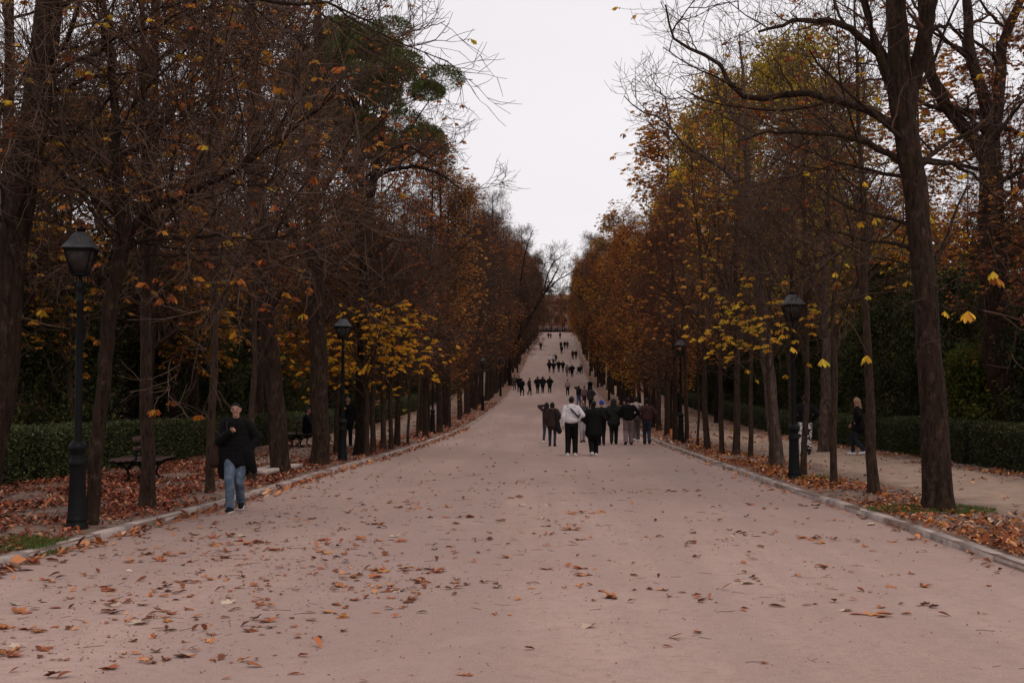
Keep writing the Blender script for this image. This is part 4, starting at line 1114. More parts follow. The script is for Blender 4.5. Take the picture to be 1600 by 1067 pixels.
# umbrella pine
def pine():
    r = np.random.default_rng(5)
    H = 27.0; B = np.array([-13.1, 88.0]); z0 = float(gz(*B))
    P = trunk_line(r, H - 6, (.03, 0), .03); R = .34 * (1 - .55 * np.linspace(0, 1, len(P)))
    tips = []; LPs = []; LRs = []
    for k in range(72):
        a = r.uniform(0, 6.28); rad = 5.8 * math.sqrt(r.random()); zz = H - 1.0 - 3.4 * (rad / 5.8) ** 2 + r.normal(0, .5)
        if k > 36: rad = r.uniform(3.2, 6.0); zz = H - r.uniform(2.5, 9.0)
        tip = np.array([.5 + rad * math.cos(a), rad * math.sin(a), zz]); st = P[-1 - r.integers(0, 5)]
        mid = (st + tip) / 2 + r.normal(0, .4, 3) - (0, 0, .6)
        LPs.append(spline([st, mid, tip], 9)); LRs.append(np.linspace(.09, .03, 9)); tips.append(tip)
    mb = MB(); Pb, Rb = with_base(P, R); V, F = tubes(Pb[None], Rb[None], 12); mb.add(V, F); V, F = tubes(np.array(LPs), np.array(LRs), 6); mb.add(V, F)
    root = empty('umbrella_pine', (B[0], B[1], z0), 0, 1, 'dark umbrella pine with clumped rounded crown against the sky on the left', 'tree')
    mb.build('trunk', M['bark_dark'], root, smooth=True)
    mb = MB()
    for tip in tips:
        n = 2600; rad = r.uniform(.95, 1.5)
        D = rand_unit(n, r); D[:, 2] = np.where(r.random(n) < .75, np.abs(D[:, 2]), -np.abs(D[:, 2]) * .6)
        Q = tip + D * rad * (r.random((n, 1)) ** .22) * np.array([1.15, 1.15, .75])
        V, F = leaf_quads(Q, D + r.normal(0, .22, (n, 3)) + (0, 0, .15), r.uniform(.14, .26, n), r, .26); mb.add(V, F)
    mb.build('crown', M['needle'], root)
pine()
# woods closing the view behind the top of the rise
r = np.random.default_rng(77)
for k in range(14):
    x = float(cx(420)) + (k - 6.5) * 3.6 + r.normal(0, .8); y = 425 + r.uniform(-6, 14)
    kn = ['rusB', 'rusC', 'orange', 'bareA', 'brown'][k % 5]
    nm = {'rusB': 'orange-leaved', 'rusC': 'brown-leaved', 'orange': 'orange', 'bareA': 'bare', 'brown': 'brown-leaved'}[kn]
    plant(kn, x, y, r.uniform(0, 6), r.uniform(.75, .95), f"{nm} tree behind the railing at the top of the avenue, {ORD[k]} from the left", 'tree', f"{nm} trees behind the top railing", 'autumn_tree' if kn != 'bareA' else 'bare_tree')
for k in range(7):
    x = float(cx(410)) + (k - 3) * 2.1 + r.normal(0, .3); y = 411 + r.uniform(-3, 3)
    plant(['brown', 'rusC'][k % 2], x, y, r.uniform(0, 6), r.uniform(.5, .65), f"low brown-leaved tree right behind the top railing, {ORD[k]} from its left end", 'tree', 'low trees behind the top railing', 'autumn_tree')
# far-off woods on either hand read as one mass
def woods():
    r = np.random.default_rng(8); mb = MB()
    for side in (-1, 1):
        n = 60000; y = 70 + 330 * r.random(n) ** 1.3; x = side * (36 + r.normal(0, 2.2, n) + 2.5 * np.sin(y * .23)) + cx(y)
        top = np.interp(y, [70, 150, 250], [9, 14, 18]) + 2 * np.sin(y * .31 + side) + 2 * np.sin(y * .83)
        z = g(y) + top * (1 - r.random(n) ** 1.6)
        P = np.stack([x, y, z], 1)
        V, F = leaf_quads(P, rand_unit(n, r), r.uniform(.5, 1.1, n), r, .6); mb.add(V, F)
    tag(mb.build('distant_woods', M['leaf_brown']), kind='stuff', label='brown leafy woods far behind the rows', cat='woods')
woods()

# ------------------------------------------------------------------ fallen leaves
def leaf_shape(kind, r):
    """a curled fallen leaf: vertices (k,3), faces; about 1 unit long, lying near z=0"""
    V = []; F = []
    def leaflet(org, ang, L, W, curl, roll, lift):
        b = len(V); us = np.linspace(0, 1, 6); wd = np.array([.06, .45, .85, 1.0, .7, .05])
        ca, sa = math.cos(ang), math.sin(ang)
        for u, w in zip(us, wd):
            for s in (-1, 0, 1):
                x = u * L; y = s * w * W * math.cos(roll); z = abs(s) * w * W * math.sin(roll) + curl * u * u * L + lift * u * L * (1 - u)
                V.append((org[0] + ca * x - sa * y, org[1] + sa * x + ca * y, org[2] + z + .01))
        for i in range(5):
            for j in range(2): F.append((b + i * 3 + j, b + i * 3 + j + 1, b + i * 3 + j + 4, b + i * 3 + j + 3))
    if kind == 'single': leaflet((0, 0, 0), 0, 1, .24, r.uniform(-.05, .3), r.uniform(.2, 1.0), .25)
    elif kind == 'palm':
        n = 5
        for j in range(n):
            a = (j - 2) * .55 + r.normal(0, .15); leaflet((0, 0, 0), a, .6 * (1 - .12 * abs(j - 2)) * r.uniform(.8, 1.1), .12, r.uniform(-.05, .4), r.uniform(.1, .8), r.uniform(.05, .3))
    elif kind == 'lobed':
        pts = []; m = 14
        for k in range(m):
            a = k / m * 6.283; rr = (.5 if k % 2 == 0 else .27) * r.uniform(.85, 1.15)
            pts.append((rr * math.cos(a), rr * math.sin(a), .10 * math.sin(2 * a + r.uniform(0, .8)) + .12 * rr + .04))
        V += [(0, 0, .02)] + pts
        F += [(0, 1 + k, 1 + (k + 1) % m) for k in range(m)]
    elif kind == 'stick':
        P = np.array([[(0, 0, .01), (.35, .04, .015), (.7, -.02, .03), (1, .06, .02)]]); v, f = tubes(P, np.full((1, 4), .014), 3)
        V += [tuple(q) for q in v]; F += [tuple(q) for q in f]
    V = np.array(V, float)
    if kind != 'stick': V[:, 2] -= V[:, 2].min() - .004
    return V, F
def scatter(mb, shapes, XY, S, r, mi, lift=0.0, tilt=.0):
    k = r.integers(0, len(shapes), len(XY)); rz = r.uniform(0, 6.283, len(XY)); Z = gz(XY[:, 0], XY[:, 1]) + lift
    for si, (V, F) in enumerate(shapes):
        q = np.where(k == si)[0]
        if not len(q): continue
        c, s = np.cos(rz[q]), np.sin(rz[q])
        W = V[None] * S[q][:, None, None]
        if tilt:
            tx = r.normal(0, tilt, len(q))[:, None]; ty = r.normal(0, tilt, len(q))[:, None]
            W = np.stack([W[..., 0], W[..., 1], W[..., 2] + W[..., 0] * tx + W[..., 1] * ty], -1)
            W[..., 2] -= np.minimum(W[..., 2].min(1), 0)[:, None]
        X = W[..., 0] * c[:, None] - W[..., 1] * s[:, None] + XY[q, 0][:, None]
        Yy = W[..., 0] * s[:, None] + W[..., 1] * c[:, None] + XY[q, 1][:, None]
        P = np.stack([X, Yy, W[..., 2] + Z[q][:, None]], -1)
        by = {}
        for f in F: by.setdefault(len(f), []).append(f)
        for n_, fs in by.items():
            fs = np.array(fs); FF = (np.arange(len(q))[:, None, None] * len(V) + fs[None]).reshape(-1, n_)
            if n_ == list(by)[0]: mb.add(P.reshape(-1, 3), FF, mi)
            else: mb.f.append(FF + mb.n - P.reshape(-1, 3).shape[0]); mb.m.append(np.full(len(FF), mi))
r = np.random.default_rng(31)
SH = {k: [leaf_shape(k, r) for _ in range(4)] for k in ('single', 'palm', 'lobed', 'stick')}
kinds = [('single', 'litter', 'narrow curled brown leaf on the road', (.08, .17)), ('palm', 'litter', 'chestnut leaf with spread leaflets on the road', (.16, .28)),
         ('lobed', 'litter', 'crumpled lobed tan leaf on the road', (.12, .20)), ('single', 'litter_dark', 'dark shrivelled leaf on the road', (.09, .17)),
         ('lobed', 'litter_pale', 'pale upturned leaf on the road', (.13, .19))]
protos = {}
for ki, (sh, mt, lab, sz) in enumerate(kinds):
    for j, (V, F) in enumerate(SH[sh]):
        mb = MB(); mb.add(V, F); protos[ki, j] = mb.mesh('fallen_leaf', M[mt], smooth=True)
# where leaves lie on the road: drifts on the left, two bands across, thin elsewhere
cent = [(-3.6, 12.5, 1.3, .9), (-2.9, 10.6, 1.0, .8), (-4.2, 15.5, .9, 1.2), (-2.6, 14.8, 1.0, .9), (-1.9, 12.6, .9, .7), (-3.2, 9.2, .8, .6), (1.2, 15.0, 1.8, .9), (2.2, 12.2, 1.2, .9), (-1.0, 16.5, 1.3, 1.2), (2.6, 15.8, 1.3, .8), (.6, 11.8, .8, .7), (-4.7, 18.5, .6, 2), (-3.6, 20, 1.1, 1.8)]
def road_xy(n, ymin, ymax, frac, pw=1.0):
    out = []
    while len(out) < n:
        if out and frac and r.random() < .38:
            q = out[r.integers(max(0, len(out) - 40), len(out))]; x, y = r.normal(q[0], .17), r.normal(q[1], .13)
        elif r.random() < frac:
            c = cent[r.integers(0, len(cent)) if r.random() < .5 else r.integers(0, 6)]; x, y = r.normal(c[0], c[2]), r.normal(c[1], c[3])
        else:
            y = ymin + (ymax - ymin) * r.random() ** pw; x = r.uniform(kl(y), kr(y))
            if r.random() > .72 - .28 * x / 5: continue
        if ymin < y < ymax and kl(y) + .08 < x < kr(y) - .08 and abs(x + .05) < y * .44: out.append((x, y))
    return np.array(out)
A = road_xy(280, 8.3, 24, .5, .9)
for (x, y) in A:
    ki = int(r.choice(5, p=[.38, .28, .14, .14, .06])); sh, mt, lab, sz = kinds[ki]
    o = link('fallen_leaf', protos[ki, int(r.integers(0, 4))]); s = r.uniform(*sz) * (.92 if x < 0 else .95)
    o.location = (x, y, float(g(y)) + .002); o.rotation_euler = (r.normal(0, .10), r.normal(0, .10), r.uniform(0, 6.28)); o.scale = (s, s, s * r.uniform(.45, .95))
    zone = ('by the left kerb' if x < -3.4 else 'left of the middle of' if x < -1.2 else 'along the middle of' if x < 1.2 else 'right of the middle of' if x < 3 else 'by the right kerb of') + (' the road' if x < -3.4 else ' the road')
    zone = zone.replace('kerb the road', 'kerb of the road'); dep = ', close up' if y < 11 else ', in front' if y < 15 else ', farther off'
    lb = lab.replace(' on the road', '') + ' ' + zone + dep
    tag(o, lb, 'leaf', lb.replace('leaf', 'leaves', 1))
mb = MB()
XY = road_xy(700, 8, 30, .45, 1.0); scatter(mb, SH['single'] + SH['palm'], XY, r.uniform(.04, .12, len(XY)), r, 0, .001, .15)
XY = road_xy(300, 8, 34, .5, 1.0); scatter(mb, SH['single'] + SH['lobed'], XY, r.uniform(.04, .13, len(XY)), r, 1, .001, .15)
XY = road_xy(480, 7.5, 30, .3, 1.0); scatter(mb, SH['stick'], XY, r.uniform(.05, .16, len(XY)), r, 2, .001)
XY = road_xy(230, 24, 100, 0, 1.2); scatter(mb, SH['palm'] + SH['single'], XY, r.uniform(.06, .15, len(XY)), r, 0, .001, .1)
XY = road_xy(3200, 7.5, 24, .4, 1.0); scatter(mb, SH['single'], XY, r.uniform(.010, .030, len(XY)), r, 1, .001, .2)
# a drift caught along the left kerb
n = 900; y = 10 + 60 * r.random(n) ** 1.4; XY = np.stack([kl(y) + .03 + np.abs(r.normal(0, .16, n)), y], 1); scatter(mb, SH['single'] + SH['palm'], XY, r.uniform(.08, .2, n), r, 0, .002, .3)
n = 300; y = 12 + 60 * r.random(n); XY = np.stack([kr(y) - .03 - np.abs(r.normal(0, .12, n)), y], 1); scatter(mb, SH['single'], XY, r.uniform(.06, .15, n), r, 0, .002, .3)
tag(mb.build('leaf_litter', [M['litter'], M['litter_dark'], M['twig']], smooth=True), kind='stuff', label='small leaves and twigs scattered over the road', cat='leaf litter')
# verge litter
def verge(side, n, x0, x1, y0, y1, pw=1.3, dens=None):
    y = y0 + (y1 - y0) * r.random(n) ** pw; d = x0 + (x1 - x0) * r.random(n)
    x = kl(y) - d if side < 0 else kr(y) + d
    nn = np.sin(x * 1.7 + y * .9) + np.sin(y * 1.3 - x * 2.3) + np.sin(x * 3.9 + y * .4)
    p = dens(x, y, d) if dens is not None else 1.0
    q = (r.random(n) < p * np.clip(.62 + .33 * nn, .06, 1)) & (np.abs(x + .05) < y * .46)
    return np.stack([x[q], y[q]], 1)
for side in (-1, 1):
    mb = MB()
    if side < 0:
        XY = verge(-1, 80000, .2, 6.0, 10, 46, 1.2, lambda x, y, d: np.where(y < 34, 1.0, np.where(d < 1.6, .8, .22)) * np.clip(.35 + d * .5, 0, 1))
        XY2 = verge(-1, 9000, .15, 5.6, 46, 110, 1.2, lambda x, y, d: np.where(d < 1.8, .9, .12))
    else:
        XY = verge(1, 34000, .2, 3.0, 10, 46, 1.2, lambda x, y, d: np.exp(-((d - .75) / .75) ** 2) * .95)
        XYb = verge(1, 16000, 4.3, 7.2, 14, 60, 1.2, lambda x, y, d: np.exp(-((d - 6.0) / .7) ** 2) * .8 + .03)
        XY = np.concatenate([XY, XYb, verge(1, 2600, 1.5, 5, 14, 60, 1.2, lambda x, y, d: .22 + 0 * d)])
        XY2 = verge(1, 8000, .15, 6.5, 46, 110, 1.2, lambda x, y, d: np.where(d < 1.8, .9, .15))
    for Q, s0, s1 in ((XY, .06, .12), (XY2, .12, .22)):
        h = r.random(len(Q)); a = Q[h < .62]; b_ = Q[(h >= .62) & (h < .92)]; c = Q[h >= .92]
        scatter(mb, SH['single'], a, r.uniform(s0 * .8, s1, len(a)), r, 0, .003, .28)
        scatter(mb, SH['palm'] + SH['single'], b_, r.uniform(s0, s1 * 1.1, len(b_)), r, 1, .003, .28)
        scatter(mb, SH['single'] if side < 0 else SH['lobed'], c, r.uniform(s0, s1, len(c)), r, 2, .008, .45)
    tag(mb.build('leaf_litter', [M['litter'], M['litter_dark'], M['leaf_russet'] if side > 0 else M['litter']], smooth=True), kind='stuff',
        label=f"drifts of brown leaves on the {'left' if side < 0 else 'right'} verge", cat='leaf litter')
# grass tufts at the feet of the nearest trees
def grass(cxy, rx, ry, n, lab):
    a = r.uniform(0, 6.283, n); q = np.sqrt(r.random(n)); x = cxy[0] + rx * q * np.cos(a); y = cxy[1] + ry * q * np.sin(a)
    keep = (np.sin(x * 7 + y * 5) + np.sin(x * 13 - y * 9) + r.normal(0, .7, n)) > -.4; x, y = x[keep], y[keep]; n = len(x)
    P = np.stack([x, y, gz(x, y) - .005], 1); D = np.stack([r.normal(0, .45, n), r.normal(0, .45, n), np.ones(n)], 1)
    mb = MB(); V, F = leaf_quads(P, D, r.uniform(.03, .085, n), r, .10, .12); mb.add(V, F)
    tag(mb.build('grass', M['grass']), kind='stuff', label=lab, cat='grass')
P = ground(1467, 797); grass((P[0] - .1, P[1] + .05), .95, .75, 9000, 'patch of green grass round the thickest right trunk')
P = ground(28, 852); grass((P[0], P[1]), .55, .75, 6000, 'patch of grass by the left kerb at the photo edge')
P = ground(1241, 748); grass((P[0] + .5, P[1] + .5), .5, .5, 1500, 'thin grass at the foot of the right street lamp')

# ------------------------------------------------------------------ people
def remeshed(mb, name, mat, parent, voxel, smooth=4):
    """fuses the overlapping volumes of mb into one continuous surface"""
    me = mb.mesh(name + '_tmp', mat)
    o = bpy.data.objects.new('tmp', me); COL.objects.link(o)
    md = o.modifiers.new('r', 'REMESH'); md.mode = 'VOXEL'; md.voxel_size = voxel; md.use_smooth_shade = True
    sm = o.modifiers.new('s', 'SMOOTH'); sm.iterations = smooth; sm.factor = .5
    dg = bpy.context.evaluated_depsgraph_get()
    m2 = bpy.data.meshes.new_from_object(o.evaluated_get(dg)); m2.name = name
    bpy.data.objects.remove(o); bpy.data.meshes.remove(me)
    if not len(m2.materials): m2.materials.append(mat)
    return link(name, m2, parent)
def two_bone(a, c, l1, l2, pole):
    a, c, pole = map(lambda q: np.array(q, float), (a, c, pole))
    d = c - a; L = min(np.linalg.norm(d), (l1 + l2) * .999); d = d / np.linalg.norm(d); c = a + d * L
    x = (l1 * l1 - l2 * l2 + L * L) / (2 * L); h = math.sqrt(max(l1 * l1 - x * x, 0))
    p = pole - d * (pole @ d); p /= np.linalg.norm(p)
    return a + d * x + p * h, c
def hand(mb, W, E, up, k, fr=.0095, curl=.5, out=1):
    """palm, four unequal bent fingers and a thumb leaving the side of the palm"""
    W = np.array(W); d = W - np.array(E); d /= np.linalg.norm(d)
    s = np.cross(d, up); s /= np.linalg.norm(s); n = np.cross(s, d)          # s: across the palm, n: back of hand
    mb.caps(W, W + d * .075 * k, .021 * k, .026 * k, 1.25, s, 10)
    for i, (o, L) in enumerate(((-.030, .066), (-.010, .075), (.010, .070), (.029, .055))):
        b0 = W + d * .082 * k + s * o * k
        p1 = b0 + (d * math.cos(curl * .5) - n * math.sin(curl * .5)) * L * .45 * k
        p2 = p1 + (d * math.cos(curl * 1.4) - n * math.sin(curl * 1.4)) * L * .32 * k
        p3 = p2 + (d * math.cos(curl * 2.2) - n * math.sin(curl * 2.2)) * L * .26 * k
        for a, b_ in ((b0 - d * .012, p1), (p1, p2), (p2, p3)): mb.caps(a, b_, fr * k, fr * .92 * k, 1, (1, 0, 0), 8)
    t0 = W + d * .025 * k - s * .024 * k * out; t1 = t0 + (d * .7 - s * .7 * out - n * .25) * .034 * k; t2 = t1 + (d * .95 - s * .1 * out - n * .4) * .030 * k
    mb.caps(t0, t1, .0125 * k, .011 * k, 1, (1, 0, 0), 8); mb.caps(t1, t2, .011 * k, .0095 * k, 1, (1, 0, 0), 8)

def person(px, py, H, face, label, top, legs, hair='short', hairc=(.02, .014, .012), shoes=(.015, .013, .013), step=.0, lead=1, arms=('down', 'down'), style='jacket', hood=False,
           detail=2, wide=1.0, legw=1.0, group=None, seat=None, xy=None, turn=0.0, beanie=None, extra=None, sole=None, slouch=.0, flare=1.0, patt=None):
    """face: heading in degrees, 0 = walking away up the avenue (+Y), 180 = towards the camera"""
    if xy is None: P = ground(px, py)
    else: P = np.array([xy[0], xy[1], float(gz(*xy))])
    k = H / 1.72
    root = empty('person', (P[0], P[1], float(gz(P[0], P[1]))), -math.radians(face), 1, label, 'person', group)
    vx = {3: .0075, 2: .0105, 1: .022, 0: .03}[detail]; vc = {3: .011, 2: .015, 1: .026, 0: .034}[detail]
    A = lambda *q: np.array(q, float) * k
    hipz = .93 - .03 * (abs(step) > .3)
    if seat: hipz = seat / k + .10
    pel = A(0, 0, hipz); lean = .02 + slouch
    che = A(0, lean * .6, hipz + .40); nb = A(0, lean, hipz + .53); sh = [A(-.175 * wide ** .5, lean * .9, hipz + .49), A(.175 * wide ** .5, lean * .9, hipz + .49)]
    hd = A(0, lean + .03, hipz + .715); tw = math.radians(turn)
    fx_ = np.array([math.cos(tw), -math.sin(tw), 0]); fy_ = np.array([math.sin(tw), math.cos(tw), 0]); up = np.array([0, 0, 1.0])
    hips = [pel + A(-.09, 0, 0), pel + A(.09, 0, 0)]; ank = []; knee = []; toes = []
    for i, s in enumerate((-1, 1)):
        ph = 1 if (i == 0) == (lead < 0) else -1
        ay = ph * step / 2; az = .085 if ph > 0 or step < .25 else .085 + .09 * min(step, .7) / .7
        if seat: a_ = A(s * .11, .50 + .02 * s, .085)
        else: a_ = A(s * (.105 if step < .3 else .075 if step < .42 else .045), ay, az)
        kn, a_ = two_bone(hips[i], a_, .44 * k, .43 * k, (0, 1, .15))
        ank.append(a_); knee.append(kn)
        toes.append(a_ + A(s * .02, .15, -.05 if az < .1 else -.085))
    armj = []
    for i, s in enumerate((-1, 1)):
        mode = arms[i]; S = sh[i]
        tg, pole = {'down': (A(s * .25, .03 + .02 * s, hipz - .04), (s * .3, -1, 0)), 'swing': (A(s * .24, .20, hipz + .02), (s * .2, -1, -.2)), 'back': (A(s * .24, -.20, hipz + .02), (s * .2, -1, 0)),
                    'pocket': (A(s * .20, .05, hipz + .08), (s * 1, -.7, 0)), 'akimbo': (A(s * .20, .04, hipz + .10), (s * 1, -.25, 0)), 'chest': (A(s * .06, .20, hipz + .36), (s * .7, -.1, -1)),
                    'raised': (A(s * .13, .10, hipz + .68), (s * 1, .1, -.2)), 'reach': (A(s * .52, .35, hipz + .42), (s * .2, -.3, -1)), 'front': (A(s * .10, .28, hipz + .22), (s * .8, -.3, -.6)),
                    'lap': (A(s * .08, .32, hipz + .10), (s * 1, -.3, -.2)), 'mouth': (A(s * .05, .16, hipz + .62), (s * .8, .2, -1))}[mode]
        el, wr = two_bone(S, tg, .29 * k, .26 * k, pole); armj.append((S, el, wr))
    # ---- body: one continuous surface
    b = MB()
    b.caps(pel, pel + A(0, 0, .16), .115 * k, .095 * k, 1.4); b.caps(pel + A(0, 0, .16), che, .095 * k, .108 * k, 1.42)
    b.caps(sh[0] - A(-.02, 0, 0), sh[1] - A(.02, 0, 0), .05 * k, .05 * k); b.caps(che, nb, .10 * k, .055 * k, 1.3)
    b.caps(nb - A(0, 0, .03), hd - A(0, .015, .07), .056 * k, .05 * k)
    b.caps(hd - fy_ * .018 * k, hd + fy_ * .012 * k + A(0, 0, .018), .083 * k, .083 * k, .90, fx_, 20)
    b.caps(hd - A(0, 0, .03) + fy_ * .02 * k, hd - A(0, 0, .075) + fy_ * .045 * k, .066 * k, .040 * k, .95, fx_, 16)
    if detail >= 2:
        b.caps(hd + fy_ * .092 * k + A(0, 0, .01), hd + fy_ * .106 * k - A(0, 0, .022), .011 * k, .0155 * k, 1, fx_, 8)
        for s in (-1, 1):
            b.caps(hd + fx_ * s * .077 * k - A(0, 0, .02) - fy_ * .005, hd + fx_ * s * .080 * k + A(0, 0, .018) - fy_ * .012, .010 * k, .013 * k, .6, fx_, 8)
            b.caps(hd + fx_ * s * .015 * k + fy_ * .088 * k + A(0, 0, .022), hd + fx_ * s * .05 * k + fy_ * .074 * k + A(0, 0, .022), .010 * k, .010 * k, 1, fx_, 8)
            b.caps(hd + fx_ * s * .035 * k + fy_ * .068 * k - A(0, 0, .012), hd + fx_ * s * .04 * k + fy_ * .06 * k - A(0, 0, .03), .022 * k, .02 * k, 1, fx_, 8)
    for i, s in enumerate((-1, 1)):
        S, el, wr = armj[i]
        b.caps(S, el, .048 * k, .036 * k); b.caps(el, wr, .037 * k, .025 * k)
        if detail >= 2: hand(b, wr, el, (0, -1, .01) if arms[i] in ('raised', 'chest', 'mouth') else (s, .1, .01), k, curl=.55 if arms[i] != 'chest' else .95, out=(s if arms[i] != 'chest' else -s))
        else: b.caps(wr, wr + (wr - el) / np.linalg.norm(wr - el) * .11 * k, .028 * k, .022 * k, 1.3)
        b.caps(hips[i], knee[i], .082 * k, .056 * k); b.caps(knee[i], ank[i], .056 * k, .036 * k)
        b.caps(ank[i] - A(0, .03, .03), toes[i], .038 * k, .027 * k, 1.1)
    body = remeshed(b, 'body', M['skin'], root, vx, 3)
    if detail >= 2 and abs(((face + turn + 180) % 360) - 180) > 60:
        for s in (-1, 1):
            q = MB(); q.caps(hd + fx_ * s * .031 * k + fy_ * .081 * k + A(0, 0, .004), hd + fx_ * s * .037 * k + fy_ * .079 * k + A(0, 0, .004), .010 * k, .010 * k, .8, fx_, 8); q.build('eye', M['eye'], root, smooth=True)
            q = MB(); q.tube([hd + fx_ * s * .016 * k + fy_ * .098 * k + A(0, 0, .028), hd + fx_ * s * .035 * k + fy_ * .094 * k + A(0, 0, .034), hd + fx_ * s * .055 * k + fy_ * .078 * k + A(0, 0, .026)], .0028 * k, 5); q.build('eyebrow', cloth(hairc), root)
        q = MB(); q.caps(hd - fx_ * .02 * k + fy_ * .084 * k - A(0, 0, .052), hd + fx_ * .02 * k + fy_ * .084 * k - A(0, 0, .052), .0085 * k, .0085 * k, 1, up, 8); q.build('mouth', M['lips'], root, smooth=True)
    # ---- trousers
    q = MB(); w = legw
    q.caps(pel + A(0, 0, .06), pel + A(0, 0, -.03), .120 * k, .125 * k, 1.42)
    for i in (0, 1):
        q.caps(hips[i], knee[i], .098 * k * (w * .5 + .5), .074 * k * w, 1.05); q.caps(knee[i], ank[i] + A(0, 0, .015) - A(0, 0, .02 * (w > 1.1)), .073 * k * w, .056 * k * w * flare, 1.05)
        if detail >= 2:
            for u_, rr_ in ((.35, 1.05), (.72, 1.08), (.9, 1.12)):     # folds at the shin
                c = knee[i] * (1 - u_) + ank[i] * u_; q.caps(c, c + A(0, .005, .012), .062 * k * w * rr_ * (1 + (flare - 1) * u_), .058 * k * w * (1 + (flare - 1) * u_), 1.05)
    remeshed(q, 'trousers', patt or cloth(legs), root, vc, 3)
    # ---- shoes
    for i in (0, 1):
        q = MB(); q.caps(ank[i] - A(0, .035, .035), toes[i] + A(0, -.01, .004), .052 * k, .040 * k, 1.08); q.caps(ank[i] + A(0, 0, .01), ank[i] - A(0, .01, .03), .05 * k, .052 * k)
        so_ = remeshed(q, 'shoe', cloth(shoes, .6), root, vc * .8, 2)
        if sole:
            q = MB(); q.caps(ank[i] - A(0, .05, .068), toes[i] + A(0, -.005, -.022), .030 * k, .026 * k, 1.9); remeshed(q, 'sole', cloth(sole, .6), so_, vc * .7, 1)
    # ---- upper clothing
    q = MB(); W = wide
    t = .034 if style != 'puffer' else .06
    if style in ('coat', 'puffer', 'long'):
        hem = {'coat': -.22, 'puffer': -.10, 'long': -.32}[style]
        q.caps(pel + A(0, 0, .05), pel + A(0, 0, hem + .12), (.125 + t) * k * W, (.140 + t) * k * W, 1.32)
    q.caps(pel + A(0, 0, .07 if style != 'short' else .14), pel + A(0, 0, .2), (.112 + t) * k * W, (.105 + t) * k * W, 1.38); q.caps(pel + A(0, 0, .18), che, (.105 + t) * k * W, (.108 + t) * k * W, 1.42)
    q.caps(che, nb - A(0, 0, .045), (.105 + t) * k * W, (.065 + t * .6) * k, 1.35)
    q.caps(sh[0], sh[1], (.052 + t * .6) * k, (.052 + t * .6) * k)
    for i in (0, 1):
        S, el, wr = armj[i]; q.caps(S, el, (.052 + t * .75) * k, (.045 + t * .75) * k * W ** .5); q.caps(el, wr + (el - wr) * .06, (.044 + t * .75) * k * W ** .5, (.034 + t * .55) * k)
    if style == 'puffer' or hood == 'collar':
        q.caps(nb - A(0, 0, .05), nb + A(0, -.02, .03), .088 * k, .072 * k, 1.1)
    elif not hood: q.caps(nb - A(0, 0, .03), nb + A(0, -.012, .0), .072 * k, .066 * k, 1.1)
    if hood in ('down', 'fur'):
        q.caps(nb + A(-.07, -.075, .0), nb + A(.07, -.075, .0), .062 * k, .062 * k); q.caps(nb + A(0, -.10, -.06), nb + A(0, -.07, .03), .07 * k, .05 * k, 1.3)
    if detail >= 2 and style == 'puffer':
        for z in np.linspace(-.10, .42, 7): q.caps(pel + A(0, 0, z), pel + A(0, 0, z + .03), (.128 + t + .012) * k * W, (.128 + t + .012) * k * W, 1.36)
    remeshed(q, 'coat' if style in ('coat', 'puffer', 'long') else 'jacket', cloth(top), root, vc, 3 if detail >= 2 else 2)
    if hood == 'up':
        q = MB(); q.caps(hd - fy_ * .03 * k - A(0, 0, .02), hd - fy_ * .005 * k + A(0, 0, .02), .112 * k, .108 * k, 1, fx_, 18); q.caps(hd - A(0, .05, .10), nb - A(0, .03, .02), .10 * k, .11 * k, 1.2)
        remeshed(q, 'hood', cloth(top), root, vc, 2)
    if hood == 'fur':
        q = MB(); 
        for a in np.linspace(-2.0, 2.0, 9): 
            c = nb + A(math.sin(a) * .13, -.06 - math.cos(a) * .07, .02); q.caps(c, c + A(0, 0, .01), .034 * k, .034 * k)
        remeshed(q, 'fur_collar', cloth((.10, .06, .045)), root, vc, 1)
    # ---- hair
    hm = cloth(hairc, .6); q = MB(); r0 = .088 * k
    if hair and hood != 'up':
        q.caps(hd - fy_ * .030 * k + A(0, 0, .012), hd + fy_ * .004 * k + A(0, 0, .031), .087 * k, .084 * k, .92, fx_, 20)
        if hair in ('long', 'down'):
            q.caps(hd - fy_ * .045 * k, nb - fy_ * .075 * k - A(0, 0, .08), .082 * k, .075 * k, 1.2, fx_)
            for s in (-1, 1): q.caps(hd + fx_ * s * .07 * k - fy_ * .02 * k, nb + fx_ * s * .09 * k - A(0, 0, .04), .038 * k, .04 * k)
        if hair == 'bob': q.caps(hd - fy_ * .04 * k, hd - fy_ * .05 * k - A(0, 0, .07), .09 * k, .086 * k, 1.1, fx_)
        if hair == 'full': q.caps(hd - fy_ * .03 * k + A(0, 0, .03), hd - fy_ * .02 * k + A(0, 0, .045), .098 * k, .094 * k, 1.02, fx_); q.caps(hd - fy_ * .05 * k, hd - fy_ * .05 * k - A(0, 0, .05), .075 * k, .06 * k, 1.1, fx_)
        if hair == 'tied': q.caps(hd - fy_ * .1 * k + A(0, 0, .02), hd - fy_ * .12 * k - A(0, 0, .02), .04 * k, .035 * k)
        if hair == 'short': q.caps(hd - fy_ * .04 * k, hd - fy_ * .045 * k - A(0, 0, .03), .078 * k, .066 * k, 1.1, fx_)
        remeshed(q, 'hair', hm, root, vc * .8, 2)
    if beanie:
        q = MB(); q.caps(hd - fy_ * .015 * k + A(0, 0, .025), hd - fy_ * .01 * k + A(0, 0, .05), .098 * k, .086 * k, 1, fx_); remeshed(q, 'beanie', cloth(beanie), root, vc, 2)
